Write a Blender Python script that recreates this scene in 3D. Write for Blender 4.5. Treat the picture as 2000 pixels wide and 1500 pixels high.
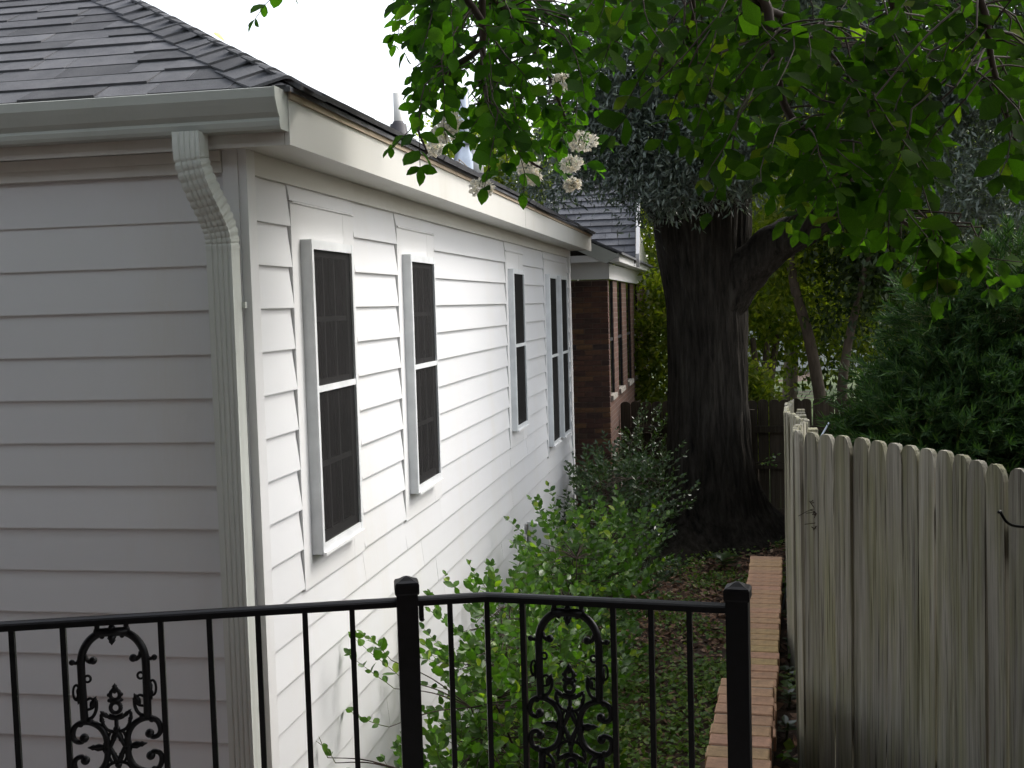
import bpy, math, random
import numpy as np
from mathutils import Vector, Matrix, Quaternion, noise as mnoise

for o in list(bpy.data.objects): bpy.data.objects.remove(o)
SC = bpy.context.scene
COL = SC.collection
EYE = 3.05                     # eye height above the lower ground; everything is laid out relative to the eye, then lifted
random.seed(7); RNG = np.random.default_rng(7)

# ------------------------------------------------------------------ camera
FPX = 2290.0
Yh = Vector((420, 165, -FPX)).normalized()
Xh = Vector((12400, 198, FPX)); Xh -= Yh * Xh.dot(Yh); Xh.normalize()
Zh = Xh.cross(Yh)
ROT = Matrix((Xh, Yh, Zh))     # camera -> world
cam_d = bpy.data.cameras.new('camera'); cam = bpy.data.objects.new('camera', cam_d); COL.objects.link(cam)
cam_d.sensor_width = 36.0; cam_d.lens = FPX / 2000 * 36; cam_d.clip_start = 0.05; cam_d.clip_end = 1000
cam.matrix_world = Matrix.Translation((0, 0, EYE)) @ ROT.to_4x4()
SC.camera = cam

# ------------------------------------------------------------------ sky and sun
SUN_EL, SUN_AZ = math.radians(43), math.radians(40)   # azimuth from +X towards +Y
sdir = Vector((math.cos(SUN_EL)*math.cos(SUN_AZ), math.cos(SUN_EL)*math.sin(SUN_AZ), math.sin(SUN_EL)))
w = bpy.data.worlds.new('World'); SC.world = w; w.use_nodes = True
nt = w.node_tree; bg = nt.nodes['Background']
sky = nt.nodes.new('ShaderNodeTexSky'); sky.sky_type = 'NISHITA'; sky.sun_disc = False
sky.sun_elevation = SUN_EL; sky.sun_rotation = math.atan2(sdir.x, sdir.y)
sky.air_density = 1.0; sky.dust_density = 3.5; sky.ozone_density = 0.6; sky.altitude = 0
hs = nt.nodes.new('ShaderNodeHueSaturation'); hs.inputs['Saturation'].default_value = .35
nt.links.new(sky.outputs[0], hs.inputs['Color']); nt.links.new(hs.outputs[0], bg.inputs[0]); bg.inputs[1].default_value = 0.15
sl = bpy.data.lights.new('sun', 'SUN'); sl.energy = 0.5; sl.angle = math.radians(16); sl.color = (1, .965, .91)
sun = bpy.data.objects.new('sun', sl); COL.objects.link(sun); sun.rotation_euler = sdir.to_track_quat('Z', 'Y').to_euler()
sun.location = sdir * 40
vs = SC.view_settings; vs.view_transform = 'Standard'; vs.look = 'None'; vs.exposure = 1.5; vs.gamma = 1; vs.use_curve_mapping = False

# ------------------------------------------------------------------ pixel helpers (photo pixels, 2000 x 1500)
def ray(x, y): return ROT @ Vector((x-1000, -(y-750), -FPX))
def onX(x, y, v): d = ray(x, y); return d*(v/d.x)
def onY(x, y, v): d = ray(x, y); return d*(v/d.y)
def onZ(x, y, v): d = ray(x, y); return d*(v/d.z)

# ------------------------------------------------------------------ object helpers
WL = {}
def link(o, parent=None):
    COL.objects.link(o)
    if parent is not None:
        o.parent = parent
        loc = WL.get(parent.name)
        if loc is not None: o.matrix_parent_inverse = Matrix.Translation(-loc)
    return o
def tag(o, label=None, cat=None, group=None, kind=None):
    if label: o['label'] = label
    if cat: o['category'] = cat
    if group: o['group'] = group
    if kind: o['kind'] = kind
    return o
def empty(name, loc, label, cat, group=None):
    o = bpy.data.objects.new(name, None); o.location = loc; o.empty_display_size = .1
    COL.objects.link(o); WL[o.name] = Vector(loc); tag(o, label, cat, group); return o
def mobj(name, verts, faces, mat, parent=None, smooth=False):
    me = bpy.data.meshes.new(name); me.from_pydata([tuple(v) for v in verts], [], faces); me.update()
    if mat: me.materials.append(mat)
    if smooth: me.polygons.foreach_set('use_smooth', [True]*len(me.polygons))
    return link(bpy.data.objects.new(name, me), parent)
def inst(name, me, loc, rot=None, scale=None, parent=None):
    o = bpy.data.objects.new(name, me); o.location = loc
    if rot is not None: o.rotation_euler = rot
    if scale is not None: o.scale = scale
    return link(o, parent)
def fast_mesh(name, V, F, mat, smooth=False):
    """V (n,3) array, F (m,k) array, all faces with k corners"""
    me = bpy.data.meshes.new(name); n, (m, k) = len(V), F.shape
    me.vertices.add(n); me.vertices.foreach_set('co', V.astype(np.float32).ravel())
    me.loops.add(m*k); me.loops.foreach_set('vertex_index', F.astype(np.int32).ravel())
    me.polygons.add(m); me.polygons.foreach_set('loop_start', np.arange(0, m*k, k, dtype=np.int32))
    if smooth: me.polygons.foreach_set('use_smooth', np.ones(m, dtype=bool))
    me.update(calc_edges=True); me.validate()
    if mat: me.materials.append(mat)
    return me
class MB:
    def __init__(s): s.v = []; s.f = []
    def add(s, vs_, fs_):
        b = len(s.v); s.v += [Vector(p) for p in vs_]; s.f += [tuple(i+b for i in q) for q in fs_]; return s
    def box(s, x0, x1, y0, y1, z0, z1):
        return s.add([(x0,y0,z0),(x1,y0,z0),(x1,y1,z0),(x0,y1,z0),(x0,y0,z1),(x1,y0,z1),(x1,y1,z1),(x0,y1,z1)],
                     [(0,3,2,1),(4,5,6,7),(0,1,5,4),(1,2,6,5),(2,3,7,6),(3,0,4,7)])
    def prism(s, poly, vec):
        n = len(poly); vec = Vector(vec); a = [Vector(p) for p in poly]
        return s.add(a + [p+vec for p in a], [tuple(range(n-1,-1,-1)), tuple(range(n,2*n))] + [(i,(i+1)%n,n+(i+1)%n,n+i) for i in range(n)])
    def tube(s, path, r, n=8, caps=True):
        P = [Vector(p) for p in path]; R = r if isinstance(r, (list, tuple)) else [r]*len(P)
        t0 = (P[1]-P[0]).normalized(); up = Vector((0,0,1)) if abs(t0.z) < .9 else Vector((1,0,0))
        u = t0.cross(up).normalized(); rings = []; b = len(s.v)
        for i, p in enumerate(P):
            t = (P[min(i+1,len(P)-1)]-P[max(i-1,0)]).normalized()
            u = (u - t*u.dot(t)).normalized(); v = t.cross(u)
            for k in range(n):
                a = 2*math.pi*k/n; s.v.append(p + (u*math.cos(a)+v*math.sin(a))*R[i])
        for i in range(len(P)-1):
            for k in range(n):
                s.f.append((b+i*n+k, b+i*n+(k+1)%n, b+(i+1)*n+(k+1)%n, b+(i+1)*n+k))
        if caps:
            s.f.append(tuple(b+k for k in range(n-1,-1,-1))); s.f.append(tuple(b+(len(P)-1)*n+k for k in range(n)))
        return s
    def lathe(s, c, prof, n=16, rot0=0):
        c = Vector(c); b = len(s.v)
        for r, z in prof:
            for k in range(n):
                a = rot0+2*math.pi*k/n; s.v.append(c+Vector((r*math.cos(a), r*math.sin(a), z)))
        for i in range(len(prof)-1):
            for k in range(n): s.f.append((b+i*n+k, b+i*n+(k+1)%n, b+(i+1)*n+(k+1)%n, b+(i+1)*n+k))
        s.f.append(tuple(b+k for k in range(n-1,-1,-1))); s.f.append(tuple(b+(len(prof)-1)*n+k for k in range(n)))
        return s
    def sweep(s, path, prof):
        """closed 2D profile (lateral, up) swept along a path that lies about level"""
        P = [Vector(p) for p in path]; n = len(prof); b = len(s.v)
        for i, p in enumerate(P):
            t = (P[min(i+1,len(P)-1)]-P[max(i-1,0)]); t.z = 0; t.normalize()
            t1 = (P[min(i+1,len(P)-1)]-P[i]) if i < len(P)-1 else (P[i]-P[i-1]); t1.z = 0; t1.normalize()
            lat = Vector((t.y, -t.x, 0)); k = 1/max(.5, t.dot(t1))
            for a, z in prof: s.v.append(p + lat*a*k + Vector((0,0,z)))
        for i in range(len(P)-1):
            for k in range(n): s.f.append((b+i*n+k, b+(i+1)*n+k, b+(i+1)*n+(k+1)%n, b+i*n+(k+1)%n))
        s.f.append(tuple(b+k for k in range(n))); s.f.append(tuple(b+(len(P)-1)*n+k for k in range(n-1,-1,-1)))
        return s
    def build(s, name, mat, parent=None, smooth=False): return mobj(name, s.v, s.f, mat, parent, smooth)
def box(name, x0, x1, y0, y1, z0, z1, mat, parent=None): return MB().box(x0,x1,y0,y1,z0,z1).build(name, mat, parent)
def spline(pts, n=8):
    P = [Vector(p) for p in pts]; P = [P[0]*2-P[1]] + P + [P[-1]*2-P[-2]]; out = []
    for i in range(1, len(P)-2):
        for k in range(n):
            t = k/n; a, b, c, d = P[i-1], P[i], P[i+1], P[i+2]
            out.append(.5*((2*b)+(c-a)*t+(2*a-5*b+4*c-d)*t*t+(3*b-a-3*c+d)*t**3))
    out.append(P[-2]); return out

# ------------------------------------------------------------------ materials
def newmat(name):
    m = bpy.data.materials.new(name); m.use_nodes = True; return m, m.node_tree.nodes, m.node_tree.links, m.node_tree.nodes['Principled BSDF']
def ramp(N, stops):
    r = N.new('ShaderNodeValToRGB'); e = r.color_ramp.elements
    while len(e) < len(stops): e.new(.5)
    for i, (p, c) in enumerate(stops): e[i].position = p; e[i].color = (*c, 1)
    return r
def coords(N, L, scale=(1,1,1), kind='Object'):
    t = N.new('ShaderNodeTexCoord'); m = N.new('ShaderNodeMapping'); m.inputs['Scale'].default_value = scale
    L.new(t.outputs[kind], m.inputs['Vector']); return m.outputs['Vector']
def noise(N, L, vec, scale, detail=5, rough=.6):
    n = N.new('ShaderNodeTexNoise'); n.inputs['Scale'].default_value = scale; n.inputs['Detail'].default_value = detail; n.inputs['Roughness'].default_value = rough
    L.new(vec, n.inputs['Vector']); return n.outputs['Fac']
def bump(N, L, h, bsdf, strength, dist=.01):
    b = N.new('ShaderNodeBump'); b.inputs['Strength'].default_value = strength; b.inputs['Distance'].default_value = dist
    L.new(h, b.inputs['Height']); L.new(b.outputs['Normal'], bsdf.inputs['Normal']); return b
def objmix(N, L, col, amt):
    """per-object brightness variation"""
    oi = N.new('ShaderNodeObjectInfo'); mr = N.new('ShaderNodeMapRange'); mr.inputs['To Min'].default_value = 1-amt; mr.inputs['To Max'].default_value = 1+amt
    L.new(oi.outputs['Random'], mr.inputs['Value'])
    mx = N.new('ShaderNodeMix'); mx.data_type = 'RGBA'; mx.blend_type = 'MULTIPLY'; mx.inputs[0].default_value = 1
    L.new(col, mx.inputs[6]); L.new(mr.outputs[0], mx.inputs[7]); return mx.outputs[2]

def simple(name, c, rough=.5, var=.12, sc=6, bmp=.0, spec=.4, metal=0, obj=0, stretch=(1,1,1)):
    m, N, L, b = newmat(name); v = coords(N, L, stretch); n = noise(N, L, v, sc)
    r = ramp(N, [(.3, tuple(x*(1-var) for x in c)), (.7, tuple(min(1, x*(1+var)) for x in c))]); L.new(n, r.inputs[0])
    col = r.outputs[0]
    if obj: col = objmix(N, L, col, obj)
    L.new(col, b.inputs['Base Color']); b.inputs['Roughness'].default_value = rough; b.inputs['Specular IOR Level'].default_value = spec; b.inputs['Metallic'].default_value = metal
    if bmp: bump(N, L, noise(N, L, v, sc*9), b, bmp, .004)
    return m

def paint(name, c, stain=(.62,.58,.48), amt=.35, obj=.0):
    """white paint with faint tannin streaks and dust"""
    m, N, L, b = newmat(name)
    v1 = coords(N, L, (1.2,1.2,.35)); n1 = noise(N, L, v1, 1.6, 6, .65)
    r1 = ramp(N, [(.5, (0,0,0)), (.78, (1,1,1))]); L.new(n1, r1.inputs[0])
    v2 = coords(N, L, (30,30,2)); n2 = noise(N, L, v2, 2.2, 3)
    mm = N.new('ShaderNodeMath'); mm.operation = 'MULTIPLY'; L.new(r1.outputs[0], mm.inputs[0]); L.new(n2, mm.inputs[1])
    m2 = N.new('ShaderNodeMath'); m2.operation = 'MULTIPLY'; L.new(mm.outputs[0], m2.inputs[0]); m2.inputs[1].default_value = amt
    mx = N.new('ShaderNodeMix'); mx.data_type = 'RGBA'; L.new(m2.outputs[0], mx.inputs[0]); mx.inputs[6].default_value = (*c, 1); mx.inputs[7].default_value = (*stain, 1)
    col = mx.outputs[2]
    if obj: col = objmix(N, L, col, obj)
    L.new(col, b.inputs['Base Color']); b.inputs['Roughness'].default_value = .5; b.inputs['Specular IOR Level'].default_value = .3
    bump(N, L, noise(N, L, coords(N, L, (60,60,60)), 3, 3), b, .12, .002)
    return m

M = {}
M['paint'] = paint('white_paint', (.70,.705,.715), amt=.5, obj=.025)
M['trim'] = paint('white_trim_paint', (.74,.74,.74), amt=.28)
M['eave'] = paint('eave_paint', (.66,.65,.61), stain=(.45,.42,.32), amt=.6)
M['gutter'] = paint('gutter_paint', (.43,.445,.41), stain=(.26,.26,.23), amt=.5)
M['spout'] = paint('downspout_paint', (.58,.60,.56), stain=(.35,.36,.33), amt=.5)
M['dark'] = simple('dark_void', (.012,.012,.012), .9)
M['sheath'] = simple('grey_sheathing', (.16,.155,.14), .9)
M['drip'] = simple('drip_edge_tan', (.46,.37,.27), .6)
M['alu'] = simple('storm_frame_white', (.72,.74,.75), .4)

m, N, L, b = newmat('insect_screen')
b.inputs['Base Color'].default_value = (.016,.015,.016,1); b.inputs['Roughness'].default_value = .8; b.inputs['Specular IOR Level'].default_value = .15
v = coords(N, L); wv = noise(N, L, v, 3, 4); rr = ramp(N, [(.3, (.007,.007,.007)), (.7, (.012,.011,.0115))]); L.new(wv, rr.inputs[0]); L.new(rr.outputs[0], b.inputs['Base Color'])
tr = N.new('ShaderNodeBsdfTransparent'); mx = N.new('ShaderNodeMixShader'); mx.inputs[0].default_value = .11
L.new(b.outputs[0], mx.inputs[1]); L.new(tr.outputs[0], mx.inputs[2]); L.new(mx.outputs[0], N['Material Output'].inputs[0]); M['screen'] = m
m, N, L, b = newmat('window_glass'); b.inputs['Base Color'].default_value = (.01,.011,.012,1); b.inputs['Roughness'].default_value = .06; M['glass'] = m

def shingle_mat(name, c):
    m, N, L, b = newmat(name); v = coords(N, L)
    g = noise(N, L, v, 420, 2, .7); g2 = noise(N, L, v, 7, 5)
    r = ramp(N, [(.25, tuple(x*.55 for x in c)), (.5, c), (.8, tuple(min(1,x*1.6) for x in c))]); L.new(g, r.inputs[0])
    mx = N.new('ShaderNodeMix'); mx.data_type = 'RGBA'; mx.blend_type = 'MULTIPLY'; mx.inputs[0].default_value = .8
    r2 = ramp(N, [(.3, (.7,.7,.7)), (.7, (1.15,1.13,1.1))]); L.new(g2, r2.inputs[0]); L.new(r.outputs[0], mx.inputs[6]); L.new(r2.outputs[0], mx.inputs[7])
    L.new(objmix(N, L, mx.outputs[2], .28), b.inputs['Base Color']); b.inputs['Roughness'].default_value = .9; b.inputs['Specular IOR Level'].default_value = .2
    bump(N, L, g, b, .5, .004); return m
M['shingle'] = shingle_mat('asphalt_shingle', (.115,.117,.127))
M['shingle2'] = shingle_mat('asphalt_shingle_weathered', (.14,.145,.16))

m, N, L, b = newmat('black_iron'); v = coords(N, L)
n = noise(N, L, v, 40, 4); r = ramp(N, [(.35, (.003,.003,.0035)), (.75, (.006,.0055,.008))]); L.new(n, r.inputs[0]); L.new(r.outputs[0], b.inputs['Base Color'])
b.inputs['Roughness'].default_value = .38; b.inputs['Specular IOR Level'].default_value = .22; bump(N, L, noise(N, L, v, 160, 3), b, .2, .002); M['iron'] = m

def brick_obj_mat(name, stops, rough=.85):
    m, N, L, b = newmat(name); oi = N.new('ShaderNodeObjectInfo'); r = ramp(N, stops); L.new(oi.outputs['Random'], r.inputs[0])
    v = coords(N, L); n = noise(N, L, v, 18, 6); r2 = ramp(N, [(.3, (.6,.6,.6)), (.7, (1.25,1.2,1.15))]); L.new(n, r2.inputs[0])
    mx = N.new('ShaderNodeMix'); mx.data_type = 'RGBA'; mx.blend_type = 'MULTIPLY'; mx.inputs[0].default_value = .9
    L.new(r.outputs[0], mx.inputs[6]); L.new(r2.outputs[0], mx.inputs[7]); L.new(mx.outputs[2], b.inputs['Base Color']); b.inputs['Roughness'].default_value = rough
    bump(N, L, noise(N, L, v, 120, 4), b, .5, .004); return m
M['brick_dark'] = brick_obj_mat('dark_brown_brick', [(0,(.05,.028,.022)),(.35,(.085,.04,.03)),(.6,(.12,.055,.035)),(.85,(.16,.085,.04)),(1,(.04,.028,.028))])
M['brick_cap'] = brick_obj_mat('moss_tinted_brick', [(0,(.50,.31,.20)),(.3,(.55,.33,.22)),(.55,(.50,.35,.19)),(.8,(.57,.33,.235)),(1,(.48,.36,.17))])
M['mortar'] = simple('mortar', (.36,.33,.29), .95, bmp=.3, sc=20)
M['mortar_dark'] = simple('old_mortar', (.13,.10,.08), .95, bmp=.3, sc=20)
def brick_tex(name, c1, c2, mortar, plane):
    m, N, L, b = newmat(name); t = N.new('ShaderNodeTexCoord'); sx = N.new('ShaderNodeSeparateXYZ'); cx = N.new('ShaderNodeCombineXYZ')
    L.new(t.outputs['Object'], sx.inputs[0]); L.new(sx.outputs[plane], cx.inputs[0]); L.new(sx.outputs['Z'], cx.inputs[1])
    bt = N.new('ShaderNodeTexBrick'); bt.inputs['Scale'].default_value = 1; bt.inputs['Brick Width'].default_value = .21; bt.inputs['Row Height'].default_value = .0677
    bt.inputs['Mortar Size'].default_value = .005; bt.inputs['Color1'].default_value = (*c1,1); bt.inputs['Color2'].default_value = (*c2,1); bt.inputs['Mortar'].default_value = (*mortar,1)
    L.new(cx.outputs[0], bt.inputs['Vector']); L.new(bt.outputs['Color'], b.inputs['Base Color']); b.inputs['Roughness'].default_value = .88
    bump(N, L, bt.outputs['Fac'], b, -.6, .008); return m
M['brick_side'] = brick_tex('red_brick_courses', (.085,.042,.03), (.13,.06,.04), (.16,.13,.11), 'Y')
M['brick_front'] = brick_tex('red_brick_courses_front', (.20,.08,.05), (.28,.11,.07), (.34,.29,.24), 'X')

def wood(name, dark, light, green, obj=.22):
    m, N, L, b = newmat(name)
    oi = N.new('ShaderNodeObjectInfo'); ad = N.new('ShaderNodeVectorMath'); ad.operation = 'ADD'
    t = N.new('ShaderNodeTexCoord'); cmb = N.new('ShaderNodeCombineXYZ'); ml = N.new('ShaderNodeMath'); ml.operation = 'MULTIPLY'; ml.inputs[1].default_value = 37
    L.new(oi.outputs['Random'], ml.inputs[0]); L.new(ml.outputs[0], cmb.inputs[0]); L.new(ml.outputs[0], cmb.inputs[2])
    L.new(t.outputs['Object'], ad.inputs[0]); L.new(cmb.outputs[0], ad.inputs[1])
    mp = N.new('ShaderNodeMapping'); mp.inputs['Scale'].default_value = (70,70,1.6); L.new(ad.outputs[0], mp.inputs[0])
    n1 = noise(N, L, mp.outputs[0], 1.0, 6, .65)
    mp2 = N.new('ShaderNodeMapping'); mp2.inputs['Scale'].default_value = (12,12,1.1); L.new(ad.outputs[0], mp2.inputs[0]); n2 = noise(N, L, mp2.outputs[0], 1.2, 4)
    r = ramp(N, [(.26, tuple(x*.5 for x in dark)), (.38, tuple((a+c)/2*.62 for a, c in zip(dark, light))), (.68, tuple(c*.74 for c in light))]); L.new(n1, r.inputs[0])
    r2 = ramp(N, [(.42, (0,0,0)), (.62, (1,1,1))]); L.new(n2, r2.inputs[0])
    mp3 = N.new('ShaderNodeMapping'); mp3.inputs['Scale'].default_value = (150,150,2.2); L.new(ad.outputs[0], mp3.inputs[0]); n3 = noise(N, L, mp3.outputs[0], 1.0, 2, .5)
    rc = ramp(N, [(.33, (.12,.11,.09)), (.40, (1,1,1))]); L.new(n3, rc.inputs[0])
    mk = N.new('ShaderNodeMix'); mk.data_type = 'RGBA'; mk.blend_type = 'MULTIPLY'; mk.inputs[0].default_value = .7; L.new(r.outputs[0], mk.inputs[6]); L.new(rc.outputs[0], mk.inputs[7])
    class _R: outputs = [mk.outputs[2]]
    r = _R
    mg = N.new('ShaderNodeMix'); mg.data_type = 'RGBA'; mg.blend_type = 'MIX'; L.new(r2.outputs[0], mg.inputs[0]); L.new(r.outputs[0], mg.inputs[6])
    mg2 = N.new('ShaderNodeMix'); mg2.data_type = 'RGBA'; mg2.blend_type = 'MULTIPLY'; mg2.inputs[0].default_value = 1; L.new(r.outputs[0], mg2.inputs[6]); mg2.inputs[7].default_value = (*green, 1)
    L.new(mg2.outputs[2], mg.inputs[7])
    L.new(objmix(N, L, mg.outputs[2], obj), b.inputs['Base Color']); b.inputs['Roughness'].default_value = .88; b.inputs['Specular IOR Level'].default_value = .15
    bump(N, L, n1, b, .8, .006); return m
M['picket'] = wood('weathered_grey_wood', (.20,.185,.15), (.54,.515,.44), (.84,.86,.66))
M['board'] = wood('dark_stained_wood', (.045,.036,.028), (.085,.07,.052), (.8,.8,.7))

m, N, L, b = newmat('oak_bark'); v = coords(N, L, (9,9,1.1)); n = noise(N, L, v, 1.6, 8, .7); n3 = noise(N, L, coords(N, L), 1.2, 3)
r = ramp(N, [(.32, (.008,.007,.006)), (.52, (.032,.028,.023)), (.75, (.065,.06,.05))]); L.new(n, r.inputs[0]); L.new(r.outputs[0], b.inputs['Base Color']); b.inputs['Roughness'].default_value = .95; b.inputs['Specular IOR Level'].default_value = .1
bump(N, L, n, b, 1, .05); M['bark'] = m
M['bark2'] = simple('smooth_brown_bark', (.10,.075,.055), .85, .35, 5, .4, stretch=(4,4,1))
M['twig'] = simple('dark_twig', (.045,.03,.022), .8, .3, 10)
M['twig_green'] = simple('green_shoot', (.10,.12,.035), .6, .25, 10)
M['twig_dry'] = simple('dry_twig', (.34,.29,.23), .85, .25, 10)

def leafmat(name, stops, trans, tmul=(1.3,1.6,.5), rough=.42, spec=.4):
    m, N, L, b = newmat(name)
    g = N.new('ShaderNodeNewGeometry'); oi = N.new('ShaderNodeObjectInfo'); ad = N.new('ShaderNodeMath'); ad.operation = 'ADD'; fr = N.new('ShaderNodeMath'); fr.operation = 'FRACT'
    L.new(g.outputs['Random Per Island'], ad.inputs[0]); L.new(oi.outputs['Random'], ad.inputs[1]); L.new(ad.outputs[0], fr.inputs[0])
    r = ramp(N, stops); L.new(fr.outputs[0], r.inputs[0])
    nz_ = noise(N, L, coords(N, L), 38, 3); rn = ramp(N, [(.3, (.62,.66,.7)), (.7, (1.3,1.22,1.1))]); L.new(nz_, rn.inputs[0])
    mo = N.new('ShaderNodeMix'); mo.data_type = 'RGBA'; mo.blend_type = 'MULTIPLY'; mo.inputs[0].default_value = 1; mo.clamp_result = False; L.new(r.outputs[0], mo.inputs[6]); L.new(rn.outputs[0], mo.inputs[7])
    L.new(mo.outputs[2], b.inputs['Base Color']); b.inputs['Roughness'].default_value = rough; b.inputs['Specular IOR Level'].default_value = spec
    tl = N.new('ShaderNodeBsdfTranslucent'); mc = N.new('ShaderNodeMix'); mc.data_type = 'RGBA'; mc.blend_type = 'MULTIPLY'; mc.inputs[0].default_value = 1; mc.clamp_result = False
    L.new(mo.outputs[2], mc.inputs[6]); mc.inputs[7].default_value = (*tmul, 1); L.new(mc.outputs[2], tl.inputs[0])
    mx = N.new('ShaderNodeMixShader'); mx.inputs[0].default_value = trans; L.new(b.outputs[0], mx.inputs[1]); L.new(tl.outputs[0], mx.inputs[2]); L.new(mx.outputs[0], N['Material Output'].inputs[0])
    return m
M['lf_myrtle'] = leafmat('crape_myrtle_leaf', [(0,(.018,.045,.008)),(.5,(.03,.07,.011)),(.9,(.05,.11,.016)),(1,(.1,.18,.02))], .55, (1.8,2.6,.4), .7, .08)
M['lf_shade'] = leafmat('broad_leaf', [(0,(.016,.036,.006)),(.5,(.026,.055,.009)),(.95,(.045,.085,.014)),(.97,(.07,.08,.015)),(1,(.14,.2,.02))], .5, (1.6,2.3,.4), .8, .05)
M['lf_oak'] = leafmat('oak_leaf', [(0,(.04,.055,.044)),(.5,(.08,.11,.09)),(1,(.17,.21,.18))], .18, (1.2,1.5,.6), .38, .6)
M['lf_shrub'] = leafmat('privet_leaf', [(0,(.04,.095,.016)),(.55,(.07,.15,.024)),(.9,(.10,.19,.03)),(1,(.28,.36,.04))], .38, (1.5,2.0,.5), .4, .45)
M['lf_shrub_dark'] = leafmat('holly_leaf', [(0,(.022,.05,.016)),(.7,(.04,.08,.024)),(1,(.06,.11,.03))], .2, (1.4,1.7,.5), .3, .5)
M['lf_ever'] = leafmat('evergreen_needle', [(0,(.02,.05,.018)),(.6,(.034,.078,.026)),(1,(.065,.125,.032))], .25, (1.3,1.6,.5), .65, .2)
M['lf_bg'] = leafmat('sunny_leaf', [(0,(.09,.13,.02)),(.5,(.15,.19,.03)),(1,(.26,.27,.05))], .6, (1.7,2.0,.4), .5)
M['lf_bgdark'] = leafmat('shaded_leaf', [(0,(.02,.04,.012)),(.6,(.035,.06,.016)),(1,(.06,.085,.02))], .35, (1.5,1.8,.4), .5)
M['lf_cover'] = leafmat('ground_ivy_leaf', [(0,(.08,.16,.03)),(.6,(.13,.23,.045)),(1,(.24,.32,.06))], .3, (1.3,1.6,.5), .4)
M['lf_litter'] = leafmat('dead_leaf', [(0,(.12,.07,.05)),(.5,(.27,.16,.11)),(.9,(.38,.25,.18)),(1,(.5,.38,.28))], .05, (1,1,1), .8, .2)
M['petal'] = leafmat('white_petal', [(0,(.82,.80,.74)),(1,(.92,.91,.87))], .5, (1,1,1), .6)

m, N, L, b = newmat('soil'); v = coords(N, L); n = noise(N, L, v, 4, 8, .7); r = ramp(N, [(.3, (.035,.024,.016)), (.55, (.085,.055,.038)), (.75, (.14,.09,.06))]); L.new(n, r.inputs[0])
L.new(r.outputs[0], b.inputs['Base Color']); b.inputs['Roughness'].default_value = .95; bump(N, L, noise(N, L, v, 40, 6), b, .9, .03); M['soil'] = m
M['pvc'] = simple('white_pvc', (.78,.77,.72), .45)
M['rubber'] = simple('black_rubber_boot', (.05,.048,.055), .6)
M['galv'] = simple('galvanised_metal', (.55,.6,.66), .35, .15, 8, metal=.7)
M['concrete'] = simple('porch_concrete', (.36,.35,.33), .85, .15, 6, .3)

# ------------------------------------------------------------------ ground
def sst(a, b, x): t = np.clip((x-a)/(b-a), 0, 1); return t*t*(3-2*t)
def wall_left(y): return -.045 + (y-4.487)*.054
def gz(x, y):
    x = np.asarray(x, float); y = np.asarray(y, float)
    low = -3.05 + .10*np.exp(-((x+.26)**2+(y-14.6)**2)/1.6) + .02*np.sin(x*1.7+y*.9) + .015*np.sin(y*2.3-x)
    high = -1.84 + (-3.05+1.84)*sst(7.9, 13.0, y)
    side = np.where(y < 7.7, sst(-.02, .02, x-wall_left(np.minimum(y, 7.7))-.1), sst(-.35, .35, x-wall_left(7.7)-.12-(y-7.7)*.05))
    return low + (np.maximum(high, low)-low)*side + .02*np.sin(y*5+x*3)*side
gx = np.concatenate([[-300,-120,-50,-25,-14,-9,-6,-4,-3,-2.4], np.arange(-2, 1.21, .04), [1.5,2,3,4,6,9,14,25,50,120,300]])
gy = np.concatenate([[-300,-120,-40,-15,-6,-3,-1], np.arange(0, 17.01, .1), np.arange(17.5, 30, .8), [34,40,50,80,150,300,600]])
GX, GY = np.meshgrid(gx, gy); V = np.stack([GX.ravel(), GY.ravel(), gz(GX, GY).ravel()], 1)
nx, ny = len(gx), len(gy); I = (np.arange(ny-1)[:,None]*nx+np.arange(nx-1)[None]).ravel()
ground = link(bpy.data.objects.new('ground', fast_mesh('ground', V, np.stack([I, I+1, I+1+nx, I+nx], 1), M['soil'], True))); tag(ground, kind='structure')
tag(ground, label='dark soil ground of the side yard', cat='ground')

# ================================================================== WHITE HOUSE
XW, YC, YE, XE = -1.86, 4.405, 14.13, -9.6
house = empty('white_house', ((XW+XE)/2, (YC+YE)/2, -3.05), 'white clapboard house with grey shingle hip roof and narrow screened windows', 'house')
ZS, ZF = .646, .835                 # soffit and top of fascia
ZB = -2.98
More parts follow.
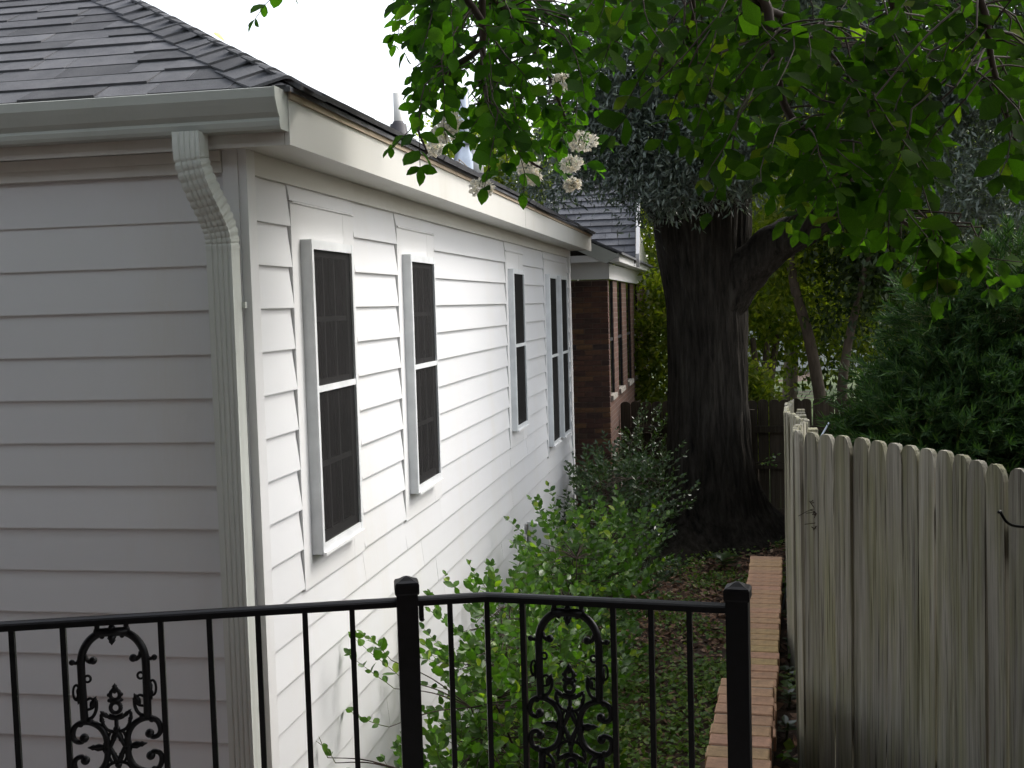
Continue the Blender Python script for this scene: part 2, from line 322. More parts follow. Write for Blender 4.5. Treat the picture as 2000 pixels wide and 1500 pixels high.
# core behind the boards
box('wall_core', XE, XW-.03, YC+.03, YE-.03, -3.1, ZS-.01, M['sheath'], house)
zk = [.55] + [.372-.178*k for k in range(20)]
zk = [z for z in zk if z > ZB-.1]
WINS = [dict(t0=4.89, t1=5.76, z1=.483, z0=-1.242, un=[(5.028,5.567)], d1=.278, d0=-1.058, mid=-.353),
        dict(t0=6.562, t1=7.43, z1=.476, z0=-1.243, un=[(6.695,7.222)], d1=.275, d0=-1.053, mid=-.348),
        dict(t0=9.93, t1=10.79, z1=.476, z0=-1.238, un=[(10.06,10.552)], d1=.278, d0=-1.054, mid=-.352),
        dict(t0=12.07, t1=13.74, z1=.477, z0=-1.609, un=[(12.17,12.655),(13.01,13.485)], d1=.277, d0=-1.452, mid=-.545)]
def lap(mb, along, a0, a1, zb, zt, jit=0):
    """one lap board: wedge with a thick lower edge. along='Y' for the side wall, 'X' for the front wall"""
    ob, ot = (.017 if along == 'Y' else .0075)+jit, (.006 if along == 'Y' else .003)
    if zt-zb < .15: ot = ob-.014*(zt-zb)/.178
    if along == 'Y':
        poly = [(XW-.028,a0,zb),(XW-.028+ob+.007,a0,zb),(XW-.028+ob+.0075,a0,zb+.004),(XW-.028+ot,a0,zt+.012),(XW-.028,a0,zt+.012)]; mb.prism(poly, (0,a1-a0,0))
    else:
        poly = [(a0,YC+.028,zb),(a0,YC+.028-ob-.007,zb),(a0,YC+.028-ob-.0075,zb+.004),(a0,YC+.028-ot,zt+.012),(a0,YC+.028,zt+.012)]; mb.prism(poly, (a1-a0,0,0))
for i, zb in enumerate(zk):
    zt = zk[i-1] if i else ZS
    if i == 0: continue
    cuts = []
    for W in WINS:
        lo, hi = max(zb, W['z0']), min(zt, W['z1'])
        if hi-lo > .004: cuts.append((W['t0']-.005, W['t1']+.005, lo, hi))
    segs = []; y = 4.492
    for c0, c1, lo, hi in cuts:
        segs.append((y, c0, zb, zt))
        if zt-hi > .012: segs.append((c0, c1, hi+.003, zt))
        if lo-zb > .012: segs.append((c0, c1, zb, lo-.003))
        y = c1
    segs.append((y, 13.985, zb, zt))
    for a0, a1, b0, b1 in segs:
        parts = [(a0, a1)]
        if a1-a0 > 4.2:
            m_ = a0+random.uniform(1.6, min(3.6, a1-a0-.6)); parts = [(a0, m_-.0012), (m_+.0012, a1)]
            if a1-m_ > 4.2: m2 = m_+random.uniform(2.4, 3.6); parts = [(a0, m_-.0012), (m_+.0012, m2-.0012), (m2+.0012, a1)]
        for p0, p1 in parts:
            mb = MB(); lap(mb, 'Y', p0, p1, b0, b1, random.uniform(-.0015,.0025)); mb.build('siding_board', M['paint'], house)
    x0 = XE
    for p0, p1 in ((XE, -5.4+random.uniform(-.6,.6)), (None, XW-.095)):
        if p0 is None: p0 = last+.002
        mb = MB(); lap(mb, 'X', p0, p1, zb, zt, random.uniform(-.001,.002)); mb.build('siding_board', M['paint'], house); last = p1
# corner boards (two flats each), frieze, soffit, fascia
MB().box(XW-.028, XW+.006, YC, YC+.083, ZB, ZS).build('corner_board', M['trim'], house)
MB().box(XW-.092, XW-.030, YC-.006, YC+.02, ZB, ZS).build('corner_board', M['trim'], house)
MB().box(XW-.028, XW+.006, YE-.14, YE, ZB, ZS).build('corner_board', M['trim'], house)
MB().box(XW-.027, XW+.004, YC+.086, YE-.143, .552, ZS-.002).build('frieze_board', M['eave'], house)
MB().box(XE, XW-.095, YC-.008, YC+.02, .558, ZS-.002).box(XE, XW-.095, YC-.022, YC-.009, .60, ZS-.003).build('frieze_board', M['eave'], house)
XFA, YFA = -1.623, 4.283            # outer faces of side and front fascia
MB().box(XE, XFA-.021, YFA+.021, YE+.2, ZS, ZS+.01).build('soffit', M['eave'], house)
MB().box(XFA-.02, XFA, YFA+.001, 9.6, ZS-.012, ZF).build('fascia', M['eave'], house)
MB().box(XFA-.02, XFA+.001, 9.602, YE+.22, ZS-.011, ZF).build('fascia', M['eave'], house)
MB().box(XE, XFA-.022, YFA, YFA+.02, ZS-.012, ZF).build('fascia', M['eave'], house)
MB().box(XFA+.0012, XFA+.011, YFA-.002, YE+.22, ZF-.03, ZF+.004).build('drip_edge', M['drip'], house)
# gutter, K profile along X
prof = [(0,0),(-.075,0),(-.082,.012),(-.086,.03),(-.080,.042),(-.096,.06),(-.112,.092),(-.121,.112),(-.122,.146),(-.115,.149),(-.115,.138),(-.105,.12),(-.07,.03),(-.06,.008),(-.004,.008),(-.004,.149),(0,.149)]
gut = MB().prism([(XE, YFA-.004+a, .683+z) for a, z in prof][::-1], (XFA-XE-.012,0,0)).build('gutter', M['gutter'], house)
cap = [(0,0),(-.075,0),(-.082,.012),(-.086,.03),(-.082,.042),(-.098,.06),(-.114,.092),(-.123,.112),(-.124,.151),(0,.151)]
MB().prism([(XFA-.011, YFA-.004+a*1.02, .682+z) for a, z in cap][::-1], (.008,0,0)).build('end_cap', M['gutter'], gut)
# downspout: ribbed rectangular pipe swept through two elbows
def spout():
    X0 = -1.937
    pts = [Vector(p) for p in [(X0-.055,4.207,.688),(X0-.055,4.207,.62),(X0-.052,4.212,.575),(X0-.043,4.228,.52),(X0-.03,4.252,.465),(X0-.02,4.278,.42),(X0-.010,4.303,.375),(X0-.004,4.322,.335),(X0,4.333,.29),(X0,4.336,.25)]]
    path = spline(pts, 5)
    w_, d_ = .052, .040
    pr = []
    def side(ax, ay, bx, by, nr):                        # a face with rounded ribs
        for k in range(nr*4):
            t = k/(nr*4); px, py = ax+(bx-ax)*t, ay+(by-ay)*t; nx_, ny_ = (by-ay), -(bx-ax); l = math.hypot(nx_, ny_)
            rib = .0042*max(0, math.sin(2*math.pi*(t*nr)))*(1 if .1 < t < .9 else 0); pr.append((px-nx_/l*rib, py-ny_/l*rib))
    side(-w_,-d_, w_,-d_, 5); side(w_,-d_, w_, d_, 1); side(w_, d_, -w_, d_, 1); side(-w_, d_, -w_,-d_, 1)
    def sw(mb, path, sc=lambda i: 1, n0=None):
        b0 = len(mb.v); n = len(pr)
        for i, p in enumerate(path):
            t = (path[min(i+1,len(path)-1)]-path[max(i-1,0)]).normalized()
            ex = Vector((1,0,0)); ex = (ex-t*ex.dot(t)).normalized(); ey = ex.cross(t) if ex.cross(t).y > 0 else -ex.cross(t)
            k = sc(i)
            for a, c in pr: mb.v.append(p+ex*a*k+ey*c*k)
        for i in range(len(path)-1):
            for k in range(n): mb.f.append((b0+i*n+k, b0+i*n+(k+1)%n, b0+(i+1)*n+(k+1)%n, b0+(i+1)*n+k))
    mb = MB(); sw(mb, path, lambda i: 1.03 if (i < 8 or i % 3 or i > 42) else .965)
    ds = mb.build('downspout', M['spout'], house)
    mb = MB(); sw(mb, [Vector((X0,4.336,.262)), Vector((X0,4.336,-1.0)), Vector((X0,4.336,-2.85))]); mb.build('pipe', M['spout'], ds)
    mb = MB().box(X0-.062, X0+.066, YC-.03, YC-.012, .02, .045).box(X0-.062, X0+.066, YC-.03, YC-.012, -1.6, -1.575); mb.build('strap', M['spout'], ds)
spout()
# windows
for W in WINS:
    t0, t1, z0, z1 = W['t0'], W['t1'], W['z0'], W['z1']; u0 = W['un'][0][0]; u1 = W['un'][-1][1]
    fr = MB()                                              # flat casing, flush with the siding's back
    fr.box(XW-.026, XW-.004, t0, u0-.03, z0, z1).box(XW-.026, XW-.004, u1+.03, t1, z0, z1)
    fr.box(XW-.026, XW-.0045, u0-.029, u1+.029, W['d1']+.04, z1).box(XW-.026, XW-.0045, u0-.029, u1+.029, z0, W['d0']-.05)
    win = fr.build('window', M['trim'], house)
    MB().box(XW-.003, XW+.006, t0+.004, t1-.004, z1-.008, z1-.001).build('head_drip', M['trim'], win)
    for a, c in W['un']:
        f = MB(); pz0, pz1 = W['d0'], W['d1']; XO = XW+.046
        # projecting storm frame: four bars with a sloped outer side
        f.prism([(XW-.003,a-.036,0),(XO-.006,a-.028,0),(XO,a-.024,0),(XO,a,0),(XW-.003,a,0)], (0,0,1))
        for v_ in f.v: v_.z = (pz1+.042 if v_.z > .5 else pz0-.042)
        b2 = MB().prism([(XW-.003,c+.036,0),(XW-.003,c,0),(XO,c,0),(XO,c+.024,0),(XO-.006,c+.028,0)], (0,0,1))
        for v_ in b2.v: v_.z = (pz1+.042 if v_.z > .5 else pz0-.042)
        f.add(b2.v, b2.f)
        f.box(XW-.003, XO-.001, a+.0005, c-.0005, pz1, pz1+.041).box(XW-.003, XO-.001, a+.0005, c-.0005, pz0-.041, pz0)
        f.box(XW+.03, XO-.002, a+.0006, c-.0006, W['mid']-.014, W['mid']+.014)
        f.build('storm_frame', M['alu'], win)
        MB().box(XO-.004, XO+.012, a-.02, c+.02, pz0-.05, pz0-.036).build('sill', M['trim'], win)
        MB().add([(XW+.034,a,pz0),(XW+.034,c,pz0),(XW+.034,c,pz1),(XW+.034,a,pz1)], [(0,1,2,3)]).build('insect_screen', M['screen'], win)
        MB().add([(XW+.002,a,pz0),(XW+.002,c,pz0),(XW+.002,c,pz1),(XW+.002,a,pz1)], [(0,1,2,3)]).build('pane', M['glass'], win)
        s_ = MB(); wd = c-a
        for sz0, sz1 in ((pz0, W['mid']), (W['mid'], pz1)):
            s_.box(XW+.006, XW+.024, a, a+.035, sz0, sz1).box(XW+.006, XW+.024, c-.035, c, sz0, sz1)
            s_.box(XW+.0065, XW+.0235, a+.036, c-.036, sz0+.001, sz0+.04).box(XW+.0065, XW+.0235, a+.036, c-.036, sz1-.03, sz1-.001)
            for k in (1, 2): s_.box(XW+.008, XW+.018, a+.035+(wd-.07)*k/3-.008, a+.035+(wd-.07)*k/3+.008, sz0+.041, sz1-.031)
            s_.box(XW+.0085, XW+.0185, a+.036, c-.036, (sz0+sz1)/2-.012, (sz0+sz1)/2+.012)
        s_.build('sash', M['trim'], win)
# roof
SL = .55; CS = 1/math.hypot(1, SL); XR, YR, ZR = -1.600, 4.245, .846
xm = (XR+XE-.26)/2; rz = ZR+(XR-xm)*SL; ra, rb = YR+(XR-xm), YE+.26-(XR-xm)
if ra > rb: ra = rb = (YR+YE+.26)/2
YB = YE+.26
rv = [(XR,YR,ZR),(XR,YB,ZR),(XE-.26,YB,ZR),(XE-.26,YR,ZR),(xm,ra,rz),(xm,rb,rz)]
lo_ = [(x,y,z-.02) for x, y, z in rv]
roof = mobj('roof', rv+lo_, [(0,1,5,4),(1,2,5),(2,3,4,5),(3,0,4),(6,10,11,7),(7,11,8),(8,11,10,9),(9,10,6),(0,6,7,1),(1,7,8,2),(2,8,9,3),(3,9,6,0)], M['shingle'], house)
EXPO = .143
def shingle(mb, x0, x1b, x1t, u0, u1, lift, h=.0):
    """tile on the front slope: u is the distance up the slope"""
    def P(x, u, n): return (x, YR-.012+u*CS-n*SL*CS, ZR+u*CS*SL+n*CS)
    mb.add([P(x0,u0,.001+h),P(x1b,u0,.001+h),P(x1t,u1,.001),P(x0,u1,.001),P(x0,u0,lift+h),P(x1b,u0,lift+h),P(x1t,u1,.005),P(x0,u1,.005)],
           [(4,5,6,7),(0,1,5,4),(1,2,6,5),(2,3,7,6),(3,0,4,7),(0,3,2,1)])
field = MB()
for k in range(26):
    u0 = k*EXPO-.02; u1 = u0+EXPO+.03; x = -9.4; last = False
    while not last:
        wd = random.choice((.16,.22,.30,.33,.42,.5)); x1 = x+wd
        hb = XR-.02-u0*CS; ht = XR-.02-u1*CS
        if x1 > hb-.08: x1 = hb; last = True
        lift = random.choice((.008,.009,.014,.015))+random.uniform(0,.002); dy = random.uniform(-.004,.004)
        near = x1 > -4.0 and k < 15
        mb = MB() if near else field
        shingle(mb, x+.002, x1-.002, min(x1-.002, ht) if last else x1-.002, u0+dy, u1, lift)
        if near: mb.build('shingle', M['shingle'], roof)
        x = x1
        if x > hb-.02: last = True
tag(field.build('shingle_field', M['shingle'], roof), kind='stuff')
# side slope: seen almost edge-on, so small pieces joined
side = MB()
def PS(y, u, n): return (XR+.018-u*CS+n*SL*CS, y, ZR+u*CS*SL+n*CS)
for k in range(26):
    u0 = k*EXPO; u1 = u0+EXPO+.03; y = YR+u0*CS+.03; y_end = YB-u0*CS
    while y < y_end-.1:
        wd = random.choice((.16,.22,.3,.33,.45)); y1 = min(y+wd, y_end); lift = random.choice((.012,.02))+random.uniform(0,.006)
        d0 = -.012*math.sin(y*1.9+1)-random.uniform(0,.006) if k == 0 else 0
        a = [PS(y+.002,u0+d0,.0+d0*.5), PS(y1-.002,u0+d0,.0+d0*.5), PS(y1-.002,u1,.001), PS(y+.002,u1,.001), PS(y+.002,u0+d0,lift), PS(y1-.002,u0+d0,lift+random.uniform(-.003,.003)), PS(y1-.002,u1,.005), PS(y+.002,u1,.005)]
        side.add(a, [(4,5,6,7),(0,1,5,4),(1,2,6,5),(2,3,7,6),(3,0,4,7),(0,3,2,1)]); y = y1
tag(side.build('side_shingle_rows', M['shingle'], roof), kind='stuff')
for k in range(34):                                           # hip caps
    t0 = k*.098+.004; t1 = t0+.098+.05
    if t0 > 3.6: break
    def HP(t, s, n): # s: across the hip, minus on the front slope, plus on the side slope
        c = Vector((XR-.004-t, YR+.004+t, ZR+t*SL))
        q = 1+SL*SL; ex = Vector((-q,-1,-SL)).normalized() if s < 0 else Vector((1,q,-SL)).normalized()
        return c + ex*abs(s) + Vector((0,0,n))
    l0, l1 = .034+random.uniform(0,.004), .022; W_ = .15+random.uniform(-.008,.008); pts = []
    for t, l in ((t0, l0), (t1, l1)):
        for s, dz in ((-W_,-.0),(-.05,.004),(-.012,.006),(.012,.006),(.05,.004),(W_,0)): pts.append(HP(t, s, l+dz))
    low = [p-Vector((0,0,.012)) for p in pts[:6]]
    mb = MB().add(pts+low, [(i,i+1,i+7,i+6) for i in range(5)]+[(12+i,13+i,i+1,i) for i in range(5)]+[(12,0,6),(17,11,5)]); mb.build('hip_cap', M['shingle'], roof)
# vents on the side slope
def on_side(x): return ZR+(XR-x)*SL
vp = MB().lathe((-2.30,8.24,on_side(-2.3)+.04), [(.031,-.06),(.031,.27),(.026,.27),(.026,.2)], 20).build('vent_pipe', M['pvc'], house, True)
MB().lathe((-2.30,8.24,on_side(-2.3)-.05), [(.13,0),(.125,.03),(.07,.06),(.058,.14),(.042,.145),(.036,.16)], 20).build('boot', M['rubber'], vp, True)
fl = MB().lathe((-2.50,11.35,on_side(-2.5)), [(.06,0),(.06,.78),(.052,.78)], 20).build('flue_pipe', M['galv'], house, True)
MB().lathe((-2.50,11.35,on_side(-2.5)-.08), [(.17,0),(.16,.06),(.072,.30),(.072,.32),(.11,.315),(.075,.36),(.063,.37)], 24).build('flashing_cone', M['galv'], fl, True)
vp = MB().lathe((-2.24,10.72,on_side(-2.24)+.02), [(.048,-.05),(.048,.22),(.042,.22),(.042,.1)], 20).build('vent_pipe', M['pvc'], house, True)
MB().lathe((-2.24,10.72,on_side(-2.24)-.07), [(.14,0),(.13,.04),(.08,.07),(.056,.1)], 20).build('boot', M['rubber'], vp, True)
# utility cover low on the side wall, rounded top
p = []
for a in range(0, 91, 15): p.append((XW+.005+.20*math.cos(math.radians(90-a))*1.0, -2.12+.12*math.sin(math.radians(90-a))))
poly = [(XW+.002,-2.95),(XW+.205,-2.95)] + [(x_, z_) for x_, z_ in p[::-1]]
uc = MB().prism([(x_, 10.58, z_) for x_, z_ in poly], (0,.05,0)).build('utility_cover', M['trim'], house)
MB().box(XW+.05, XW+.056, 10.574, 10.578, -2.32, -2.25).box(XW+.1, XW+.106, 10.574, 10.578, -2.36, -2.25).box(XW+.05, XW+.11, 10.5735, 10.5775, -2.25, -2.244).build('seam', M['sheath'], uc)
MB().box(XW+.004, XW+.02, 10.55, 10.575, -2.95, -2.02).build('conduit', M['sheath'], house)

# ================================================================== IRON RAILING
ZRL = -.71
def rl(x, y): return onZ(x, y, ZRL)
pA, pB, pC, pD = rl(-160,1232), rl(0,1222), rl(950,1164), rl(1441,1187)
rail = empty('porch_railing', (pC.x, pC.y, -1.62), 'black wrought iron porch railing with cast scroll panels and square posts', 'railing')
prof = [(-.019,-.004),(-.019,.003),(-.014,.0065),(-.006,.009),(.006,.009),(.014,.0065),(.019,.003),(.019,-.004),(.0125,-.0045),(.0125,-.012),(-.0125,-.012),(-.0125,-.0045)]
MB().sweep([pA, pC, pD], prof).build('top_rail', M['iron'], rail)
low = Vector((0,0,-.80)); MB().sweep([pA+low, pC+low, pD+low], [(-.0125,-.006),(-.0125,.006),(.0125,.006),(.0125,-.006)]).build('bottom_rail', M['iron'], rail)
dL = (pC-pA).normalized(); dR = (pD-pC).normalized()
def seg_pt(px, left):                              # where the view ray through photo column px meets the rail line
    a, d = (pA, dL) if left else (pC, dR); lo, hi = 0, 3
    for _ in range(40):
        m_ = (lo+hi)/2; q = ROT.transposed() @ (a+d*m_); x = 1000+FPX*q.x/-q.z
        if x < px: lo = m_
        else: hi = m_
    return a+d*lo
def bar(p, d, w_, z0, z1):
    n = Vector((-d.y, d.x, 0)); h = w_/2; c = [p+d*h+n*h, p-d*h+n*h, p-d*h-n*h, p+d*h-n*h]
    return MB().prism([(q.x,q.y,z0) for q in c], (0,0,z1-z0))
for px in (-80,22,122,313,408,503,595,687,878): bar(seg_pt(px, True), dL, .0127, ZRL-.795, ZRL-.012).build('baluster', M['iron'], rail)
bar(seg_pt(950, True), dL, .0127, ZRL-.795, ZRL-.012).build('baluster', M['iron'], rail)
for px in (1020,1197,1271,1346): bar(seg_pt(px, False), dR, .0127, ZRL-.795, ZRL-.012).build('baluster', M['iron'], rail)
for px, left in ((795,True),(1441,False)):
    p = seg_pt(px, left) if left else pD.copy(); d = dL if left else dR; ang = math.atan2(d.y, d.x)+math.pi/4
    h = .0255; s2 = math.sqrt(2)
    po = MB().lathe((p.x,p.y,0), [(h*s2,-1.62),(h*s2,ZRL+.035),(h*s2,ZRL+.036)], 4, ang).lathe((p.x,p.y,0), [(.055*s2,-1.62),(.055*s2,-1.61),(.05*s2,-1.607)], 4, ang).build('post', M['iron'], rail)
    MB().lathe((p.x,p.y,0), [(.0275*s2,ZRL+.020),(.0295*s2,ZRL+.024),(.0295*s2,ZRL+.044),(.0265*s2,ZRL+.049),(.017*s2,ZRL+.053),(.007*s2,ZRL+.0595),(.001*s2,ZRL+.062)], 4, ang).build('cap', M['iron'], po)
p = seg_pt(822, True); bar(p, dL, .012, ZRL-.045, ZRL-.012).build('bracket', M['iron'], rail)
MB().lathe((p.x+.004,p.y-.01,ZRL-.046), [(.004,-.004),(.007,0),(.004,.004)], 8).build('bolt', M['iron'], rail)
def scroll(cx, left, pxa, pxb):
    c = seg_pt(cx, left); d = dL if left else dR; n = Vector((d.y,-d.x,0))
    D = (seg_pt(pxb, left)-seg_pt(pxa, left)).length; k = D/925
    mb = MB()
    def P(u, v, w_=0): return Vector((c.x,c.y,ZRL-.010))+d*(u*k)+Vector((0,0,-v*k))+n*w_
    def cu(pts, r, sm=6, nn=8):
        pts = [P(u, v) for u, v in pts]; pts = spline(pts, sm) if len(pts) > 2 else pts
        if isinstance(r, tuple): r = [(r[0]+(r[1]-r[0])*i/(len(pts)-1))*k for i in range(len(pts))]
        else: r = r*k
        mb.tube(pts, r, nn)
    def ball(u, v, r):
        b0 = MB(); b0.lathe((0,0,0), [(r*k*math.sin(a), -r*k*math.cos(a)) for a in [.05,.4,.8,1.2,1.57,1.95,2.35,2.75,3.09]], 10); q = P(u, v); mb.add([x_+q for x_ in b0.v], b0.f)
    def ring(u, v, rx, ry, th): cu([(u+rx*math.cos(a*math.pi/6), v+ry*math.sin(a*math.pi/6)) for a in range(13)], th, 3, 6)
    def leaf(u0, v0, u1, v1, wd, th=16):
        dx, dv = u1-u0, v1-v0; l = math.hypot(dx, dv); px_, pv = -dv/l, dx/l; pts = []
        for t, s_ in ((0,.25),(.2,.75),(.42,1),(.62,.6),(.72,.72),(.86,.3),(1,0)): pts.append((t, s_))
        o_ = [(u0+dx*t+px_*wd*s_, v0+dv*t+pv*wd*s_) for t, s_ in pts] + [(u0+dx*t-px_*wd*s_, v0+dv*t-pv*wd*s_) for t, s_ in pts[-2::-1]]
        mb.prism([P(u, v, -th*k) for u, v in o_], n*(2*th*k))
    def half(sg):
        def f(v): return v if sg > 0 else 2480-v
        for s in (-1, 1):
            cu([(s*140,f(-5)),(s*138,f(40)),(s*150,f(80)),(s*120,f(95))], 26)
            cu([(0,f(95)),(s*80,f(92)),(s*150,f(110)),(s*225,f(170)),(s*280,f(260)),(s*304,f(360)),(s*307,f(480)),(s*305,f(700)),(s*300,f(960))], 40)
            cu([(s*265,f(300)),(s*250,f(345)),(s*215,f(372)),(s*190,f(362))], (22,24)); ball(s*190, f(360), 40)
            cu([(s*320,f(340)),(s*345,f(375)),(s*385,f(370))], 18); ball(s*390, f(367), 30)
            ring(s*252, f(540), 30, 32, 13); ring(s*362, f(670), 32, 75, 13); leaf(s*300, f(560), s*352, f(790), 42); leaf(s*330, f(640), s*268, f(600), 28)
            cu([(s*285,f(760)),(s*235,f(735)),(s*200,f(770)),(s*215,f(830)),(s*280,f(850))], 14); leaf(s*235, f(830), s*178, f(715), 30)
            cu([(s*180,f(760)),(s*185,f(850)),(s*220,f(920)),(s*280,f(950))], 18)
            cu([(s*95,f(1240)),(s*105,f(1130)),(s*150,f(1040)),(s*225,f(985)),(s*310,f(970)),(s*390,f(1005)),(s*418,f(1090)),(s*395,f(1150)),(s*340,f(1165)),(s*305,f(1130))], (34,24)); ball(s*312, f(1128), 46)
            ball(s*340, f(985), 34); ball(s*250, f(960), 34)
            cu([(0,f(960)),(s*60,f(945)),(s*105,f(905)),(s*140,f(910)),(s*130,f(990)),(s*90,f(1060)),(s*20,f(1090))], 17); leaf(s*70, f(940), s*150, f(870), 22); leaf(s*150, f(930), s*115, f(1010), 22)
            cu([(s*100,f(1180)),(s*60,f(1090)),(s*30,f(1100)),(s*45,f(1150)),(s*20,f(1180))], 15)
            cu([(0,f(1090)),(s*30,f(1150)),(s*75,f(1240))], 24)
            leaf(s*120, f(1190), s*100, f(1320), 40)
        leaf(0, f(700), 0, f(600), 34); ring(0, f(715), 45, 50, 21); ball(-60, f(715), 20); ball(60, f(715), 20); ball(-58, f(770), 20); ball(58, f(770), 20); cu([(-50,f(775)),(50,f(775))], 24)
        ring(0, f(845), 48, 52, 22); cu([(-70,f(920)),(0,f(945)),(70,f(920))], 24); cu([(0,f(940)),(0,f(1100))], 22); ball(0, f(1060), 36)
        cu([(-150,f(88)),(150,f(88))], 44); leaf(0, f(90), 0, f(215), 40, 30); ball(-95, f(128), 26); ball(95, f(128), 26); ball(0, f(45), 34)
    half(1); half(-1)
    for s in (-1, 1): leaf(s*110, 1240, s*285, 1225, 34); cu([(s*300, 2440),(s*300, 3500)], 30)
    return mb.build('scroll_panel', M['iron'], rail, True)
scroll(217, True, 122, 313); scroll(1108, False, 1020, 1197)

# porch slab the railing stands on (below the frame)
porch = empty('porch', (-.8,1.2,-3.05), 'raised brick porch with concrete top under the iron railing', 'porch')
box('slab', -3.2, .19, -1.4, 2.86, -1.74, -1.62, M['concrete'], porch)
box('base', -3.15, .14, -1.35, 2.81, -3.1, -1.741, M['brick_front'], porch)
box('added_ceiling', -5.2, 3.2, -1.445, 2.85, 1.06, 1.09, M['gutter'], porch)  # unseen ceiling, roof, beam and columns added to shade wall, fence and railing
MB().prism([(-5.3,2.95,1.091),(3.3,2.95,1.091),(3.3,-1.44,1.95),(-5.3,-1.44,1.95)], (0,0,.05)).build('roof', M['shingle'], porch)
box('added_beam', -5.2, 3.2, 2.70, 2.84, .93, 1.0595, M['gutter'], porch)
for cx in (-5.0, 3.0): box('column', cx-.06, cx+.06, 2.71, 2.83, -3.1 if cx < 0 else -1.95, .929, M['gutter'], porch)

# unseen house added behind the camera to shade the front wall and railing
mh = empty('unseen_house', (-3.5,-3.5,-3.05), 'unseen brick house added behind the porch to shade the wall', 'house')
box('wall', -9.6, 3.6, -4.6, -1.45, -3.1, 2.6, M['brick_dark'], mh)
MB().prism([(-10,-1.0,2.55),(4,-1.0,2.55),(4,-5,4.6),(-10,-5,4.6)], (0,0,.08)).build('roof', M['shingle'], mh)
MB().box(-1.6, -.7, -1.449, -1.41, -1.62, .5).build('door', M['gutter'], mh)
MB().box(-.9, -.8, -1.405, -1.37, -.62, -.58).build('door_handle', M['galv'], mh)

# ================================================================== BRICK RETAINING WALL
rw = empty('retaining_wall', (.1,6,-3.05), 'low brick retaining wall with a flat row of header bricks along its top', 'wall')
ang = math.atan(.054); wa = Vector((math.sin(ang), math.cos(ang), 0)); wn = Vector((math.cos(ang), -math.sin(ang), 0))
def wall_body(y0, y1, zt, name):
    a, b = Vector((wall_left(y0),y0,0)), Vector((wall_left(y1),y1,0)); i0, i1 = .012, .188
    return MB().prism([(*(a+wn*i0).xy,-3.1),(*(a+wn*i1).xy,-3.1),(*(b+wn*i1).xy,-3.1),(*(b+wn*i0).xy,-3.1)], (0,0,zt+3.1)).build(name, M['brick_side'], rw)
wall_body(2.9, 4.48, -1.45-.05, 'wall_body'); wall_body(4.4805, 7.70, -1.67-.05, 'wall_body')
def chunk(l, w_, h, b=.004):
    """a brick with slightly worn arrises"""
    x, y, z = l/2, w_/2, h/2
    v_ = [(-x,-y,-z),(x,-y,-z),(x,y,-z),(-x,y,-z),(-x,-y,z-b),(x,-y,z-b),(x,y,z-b),(-x,y,z-b),(-x+b,-y+b,z),(x-b,-y+b,z),(x-b,y-b,z),(-x+b,y-b,z)]
    return v_, [(0,3,2,1),(0,1,5,4),(1,2,6,5),(2,3,7,6),(3,0,4,7),(4,5,9,8),(5,6,10,9),(6,7,11,10),(7,4,8,11),(8,9,10,11)]
bm_cap = mobj('brick', *chunk(.200,.0915,.057), M['brick_cap']).data
bpy.data.objects.remove(bpy.data.objects['brick'])
def cap_row(y0, y1, zt):
    y = y0+.046; a0, a1 = y0, y1
    mb = MB(); A, B = Vector((wall_left(y0),y0,0)), Vector((wall_left(y1),y1,0))
    mb.prism([(*(A+wn*.006).xy,zt-.049),(*(A+wn*.194).xy,zt-.049),(*(B+wn*.194).xy,zt-.049),(*(B+wn*.006).xy,zt-.049)], (0,0,.0435)).build('mortar_bed', M['mortar'], rw)
    while y < y1-.03:
        c = Vector((wall_left(y),y,0))+wn*(.1+random.uniform(-.005,.004))
        inst('brick', bm_cap, (c.x,c.y,zt-.0285+random.uniform(-.0025,.0015)), (random.uniform(-.006,.006), random.uniform(-.006,.006), -ang+random.uniform(-.012,.012)), parent=rw); y += .1005
cap_row(2.9, 4.487, -1.45); cap_row(4.487, 7.71, -1.67)

# ================================================================== PICKET FENCE (right)
fence = empty('picket_fence', (.5,5,-1.85), 'weathered grey picket fence bending along the brick retaining wall', 'fence')
FP = [(1.75,1.6,-.46),(1.3,2.5,-.48),(1.02,3.05,-.49),(.82,3.5,-.50),(.674,3.85,-.50),(.484,4.22,-.50),(.357,4.41,-.505),(.262,4.62,-.508),(.285,5.0,-.53),(.330,5.36,-.55),(.312,5.68,-.555),(.287,6.0,-.565),(.315,6.6,-.63),(.36,7.6,-.70),(.44,9.2,-.82),(.60,12,-1.06),(.84,16.0,-1.37)]
fpath = spline(FP, 12)
cum = [0]
for a, b_ in zip(fpath, fpath[1:]): cum.append(cum[-1]+math.hypot(b_.x-a.x, b_.y-a.y))
def fat(s):
    for i in range(len(cum)-1):
        if cum[i+1] >= s or i == len(cum)-2:
            t = (s-cum[i])/(cum[i+1]-cum[i]); d = (fpath[i+1]-fpath[i]); d.z = 0; return fpath[i].lerp(fpath[i+1], t), d.normalized()
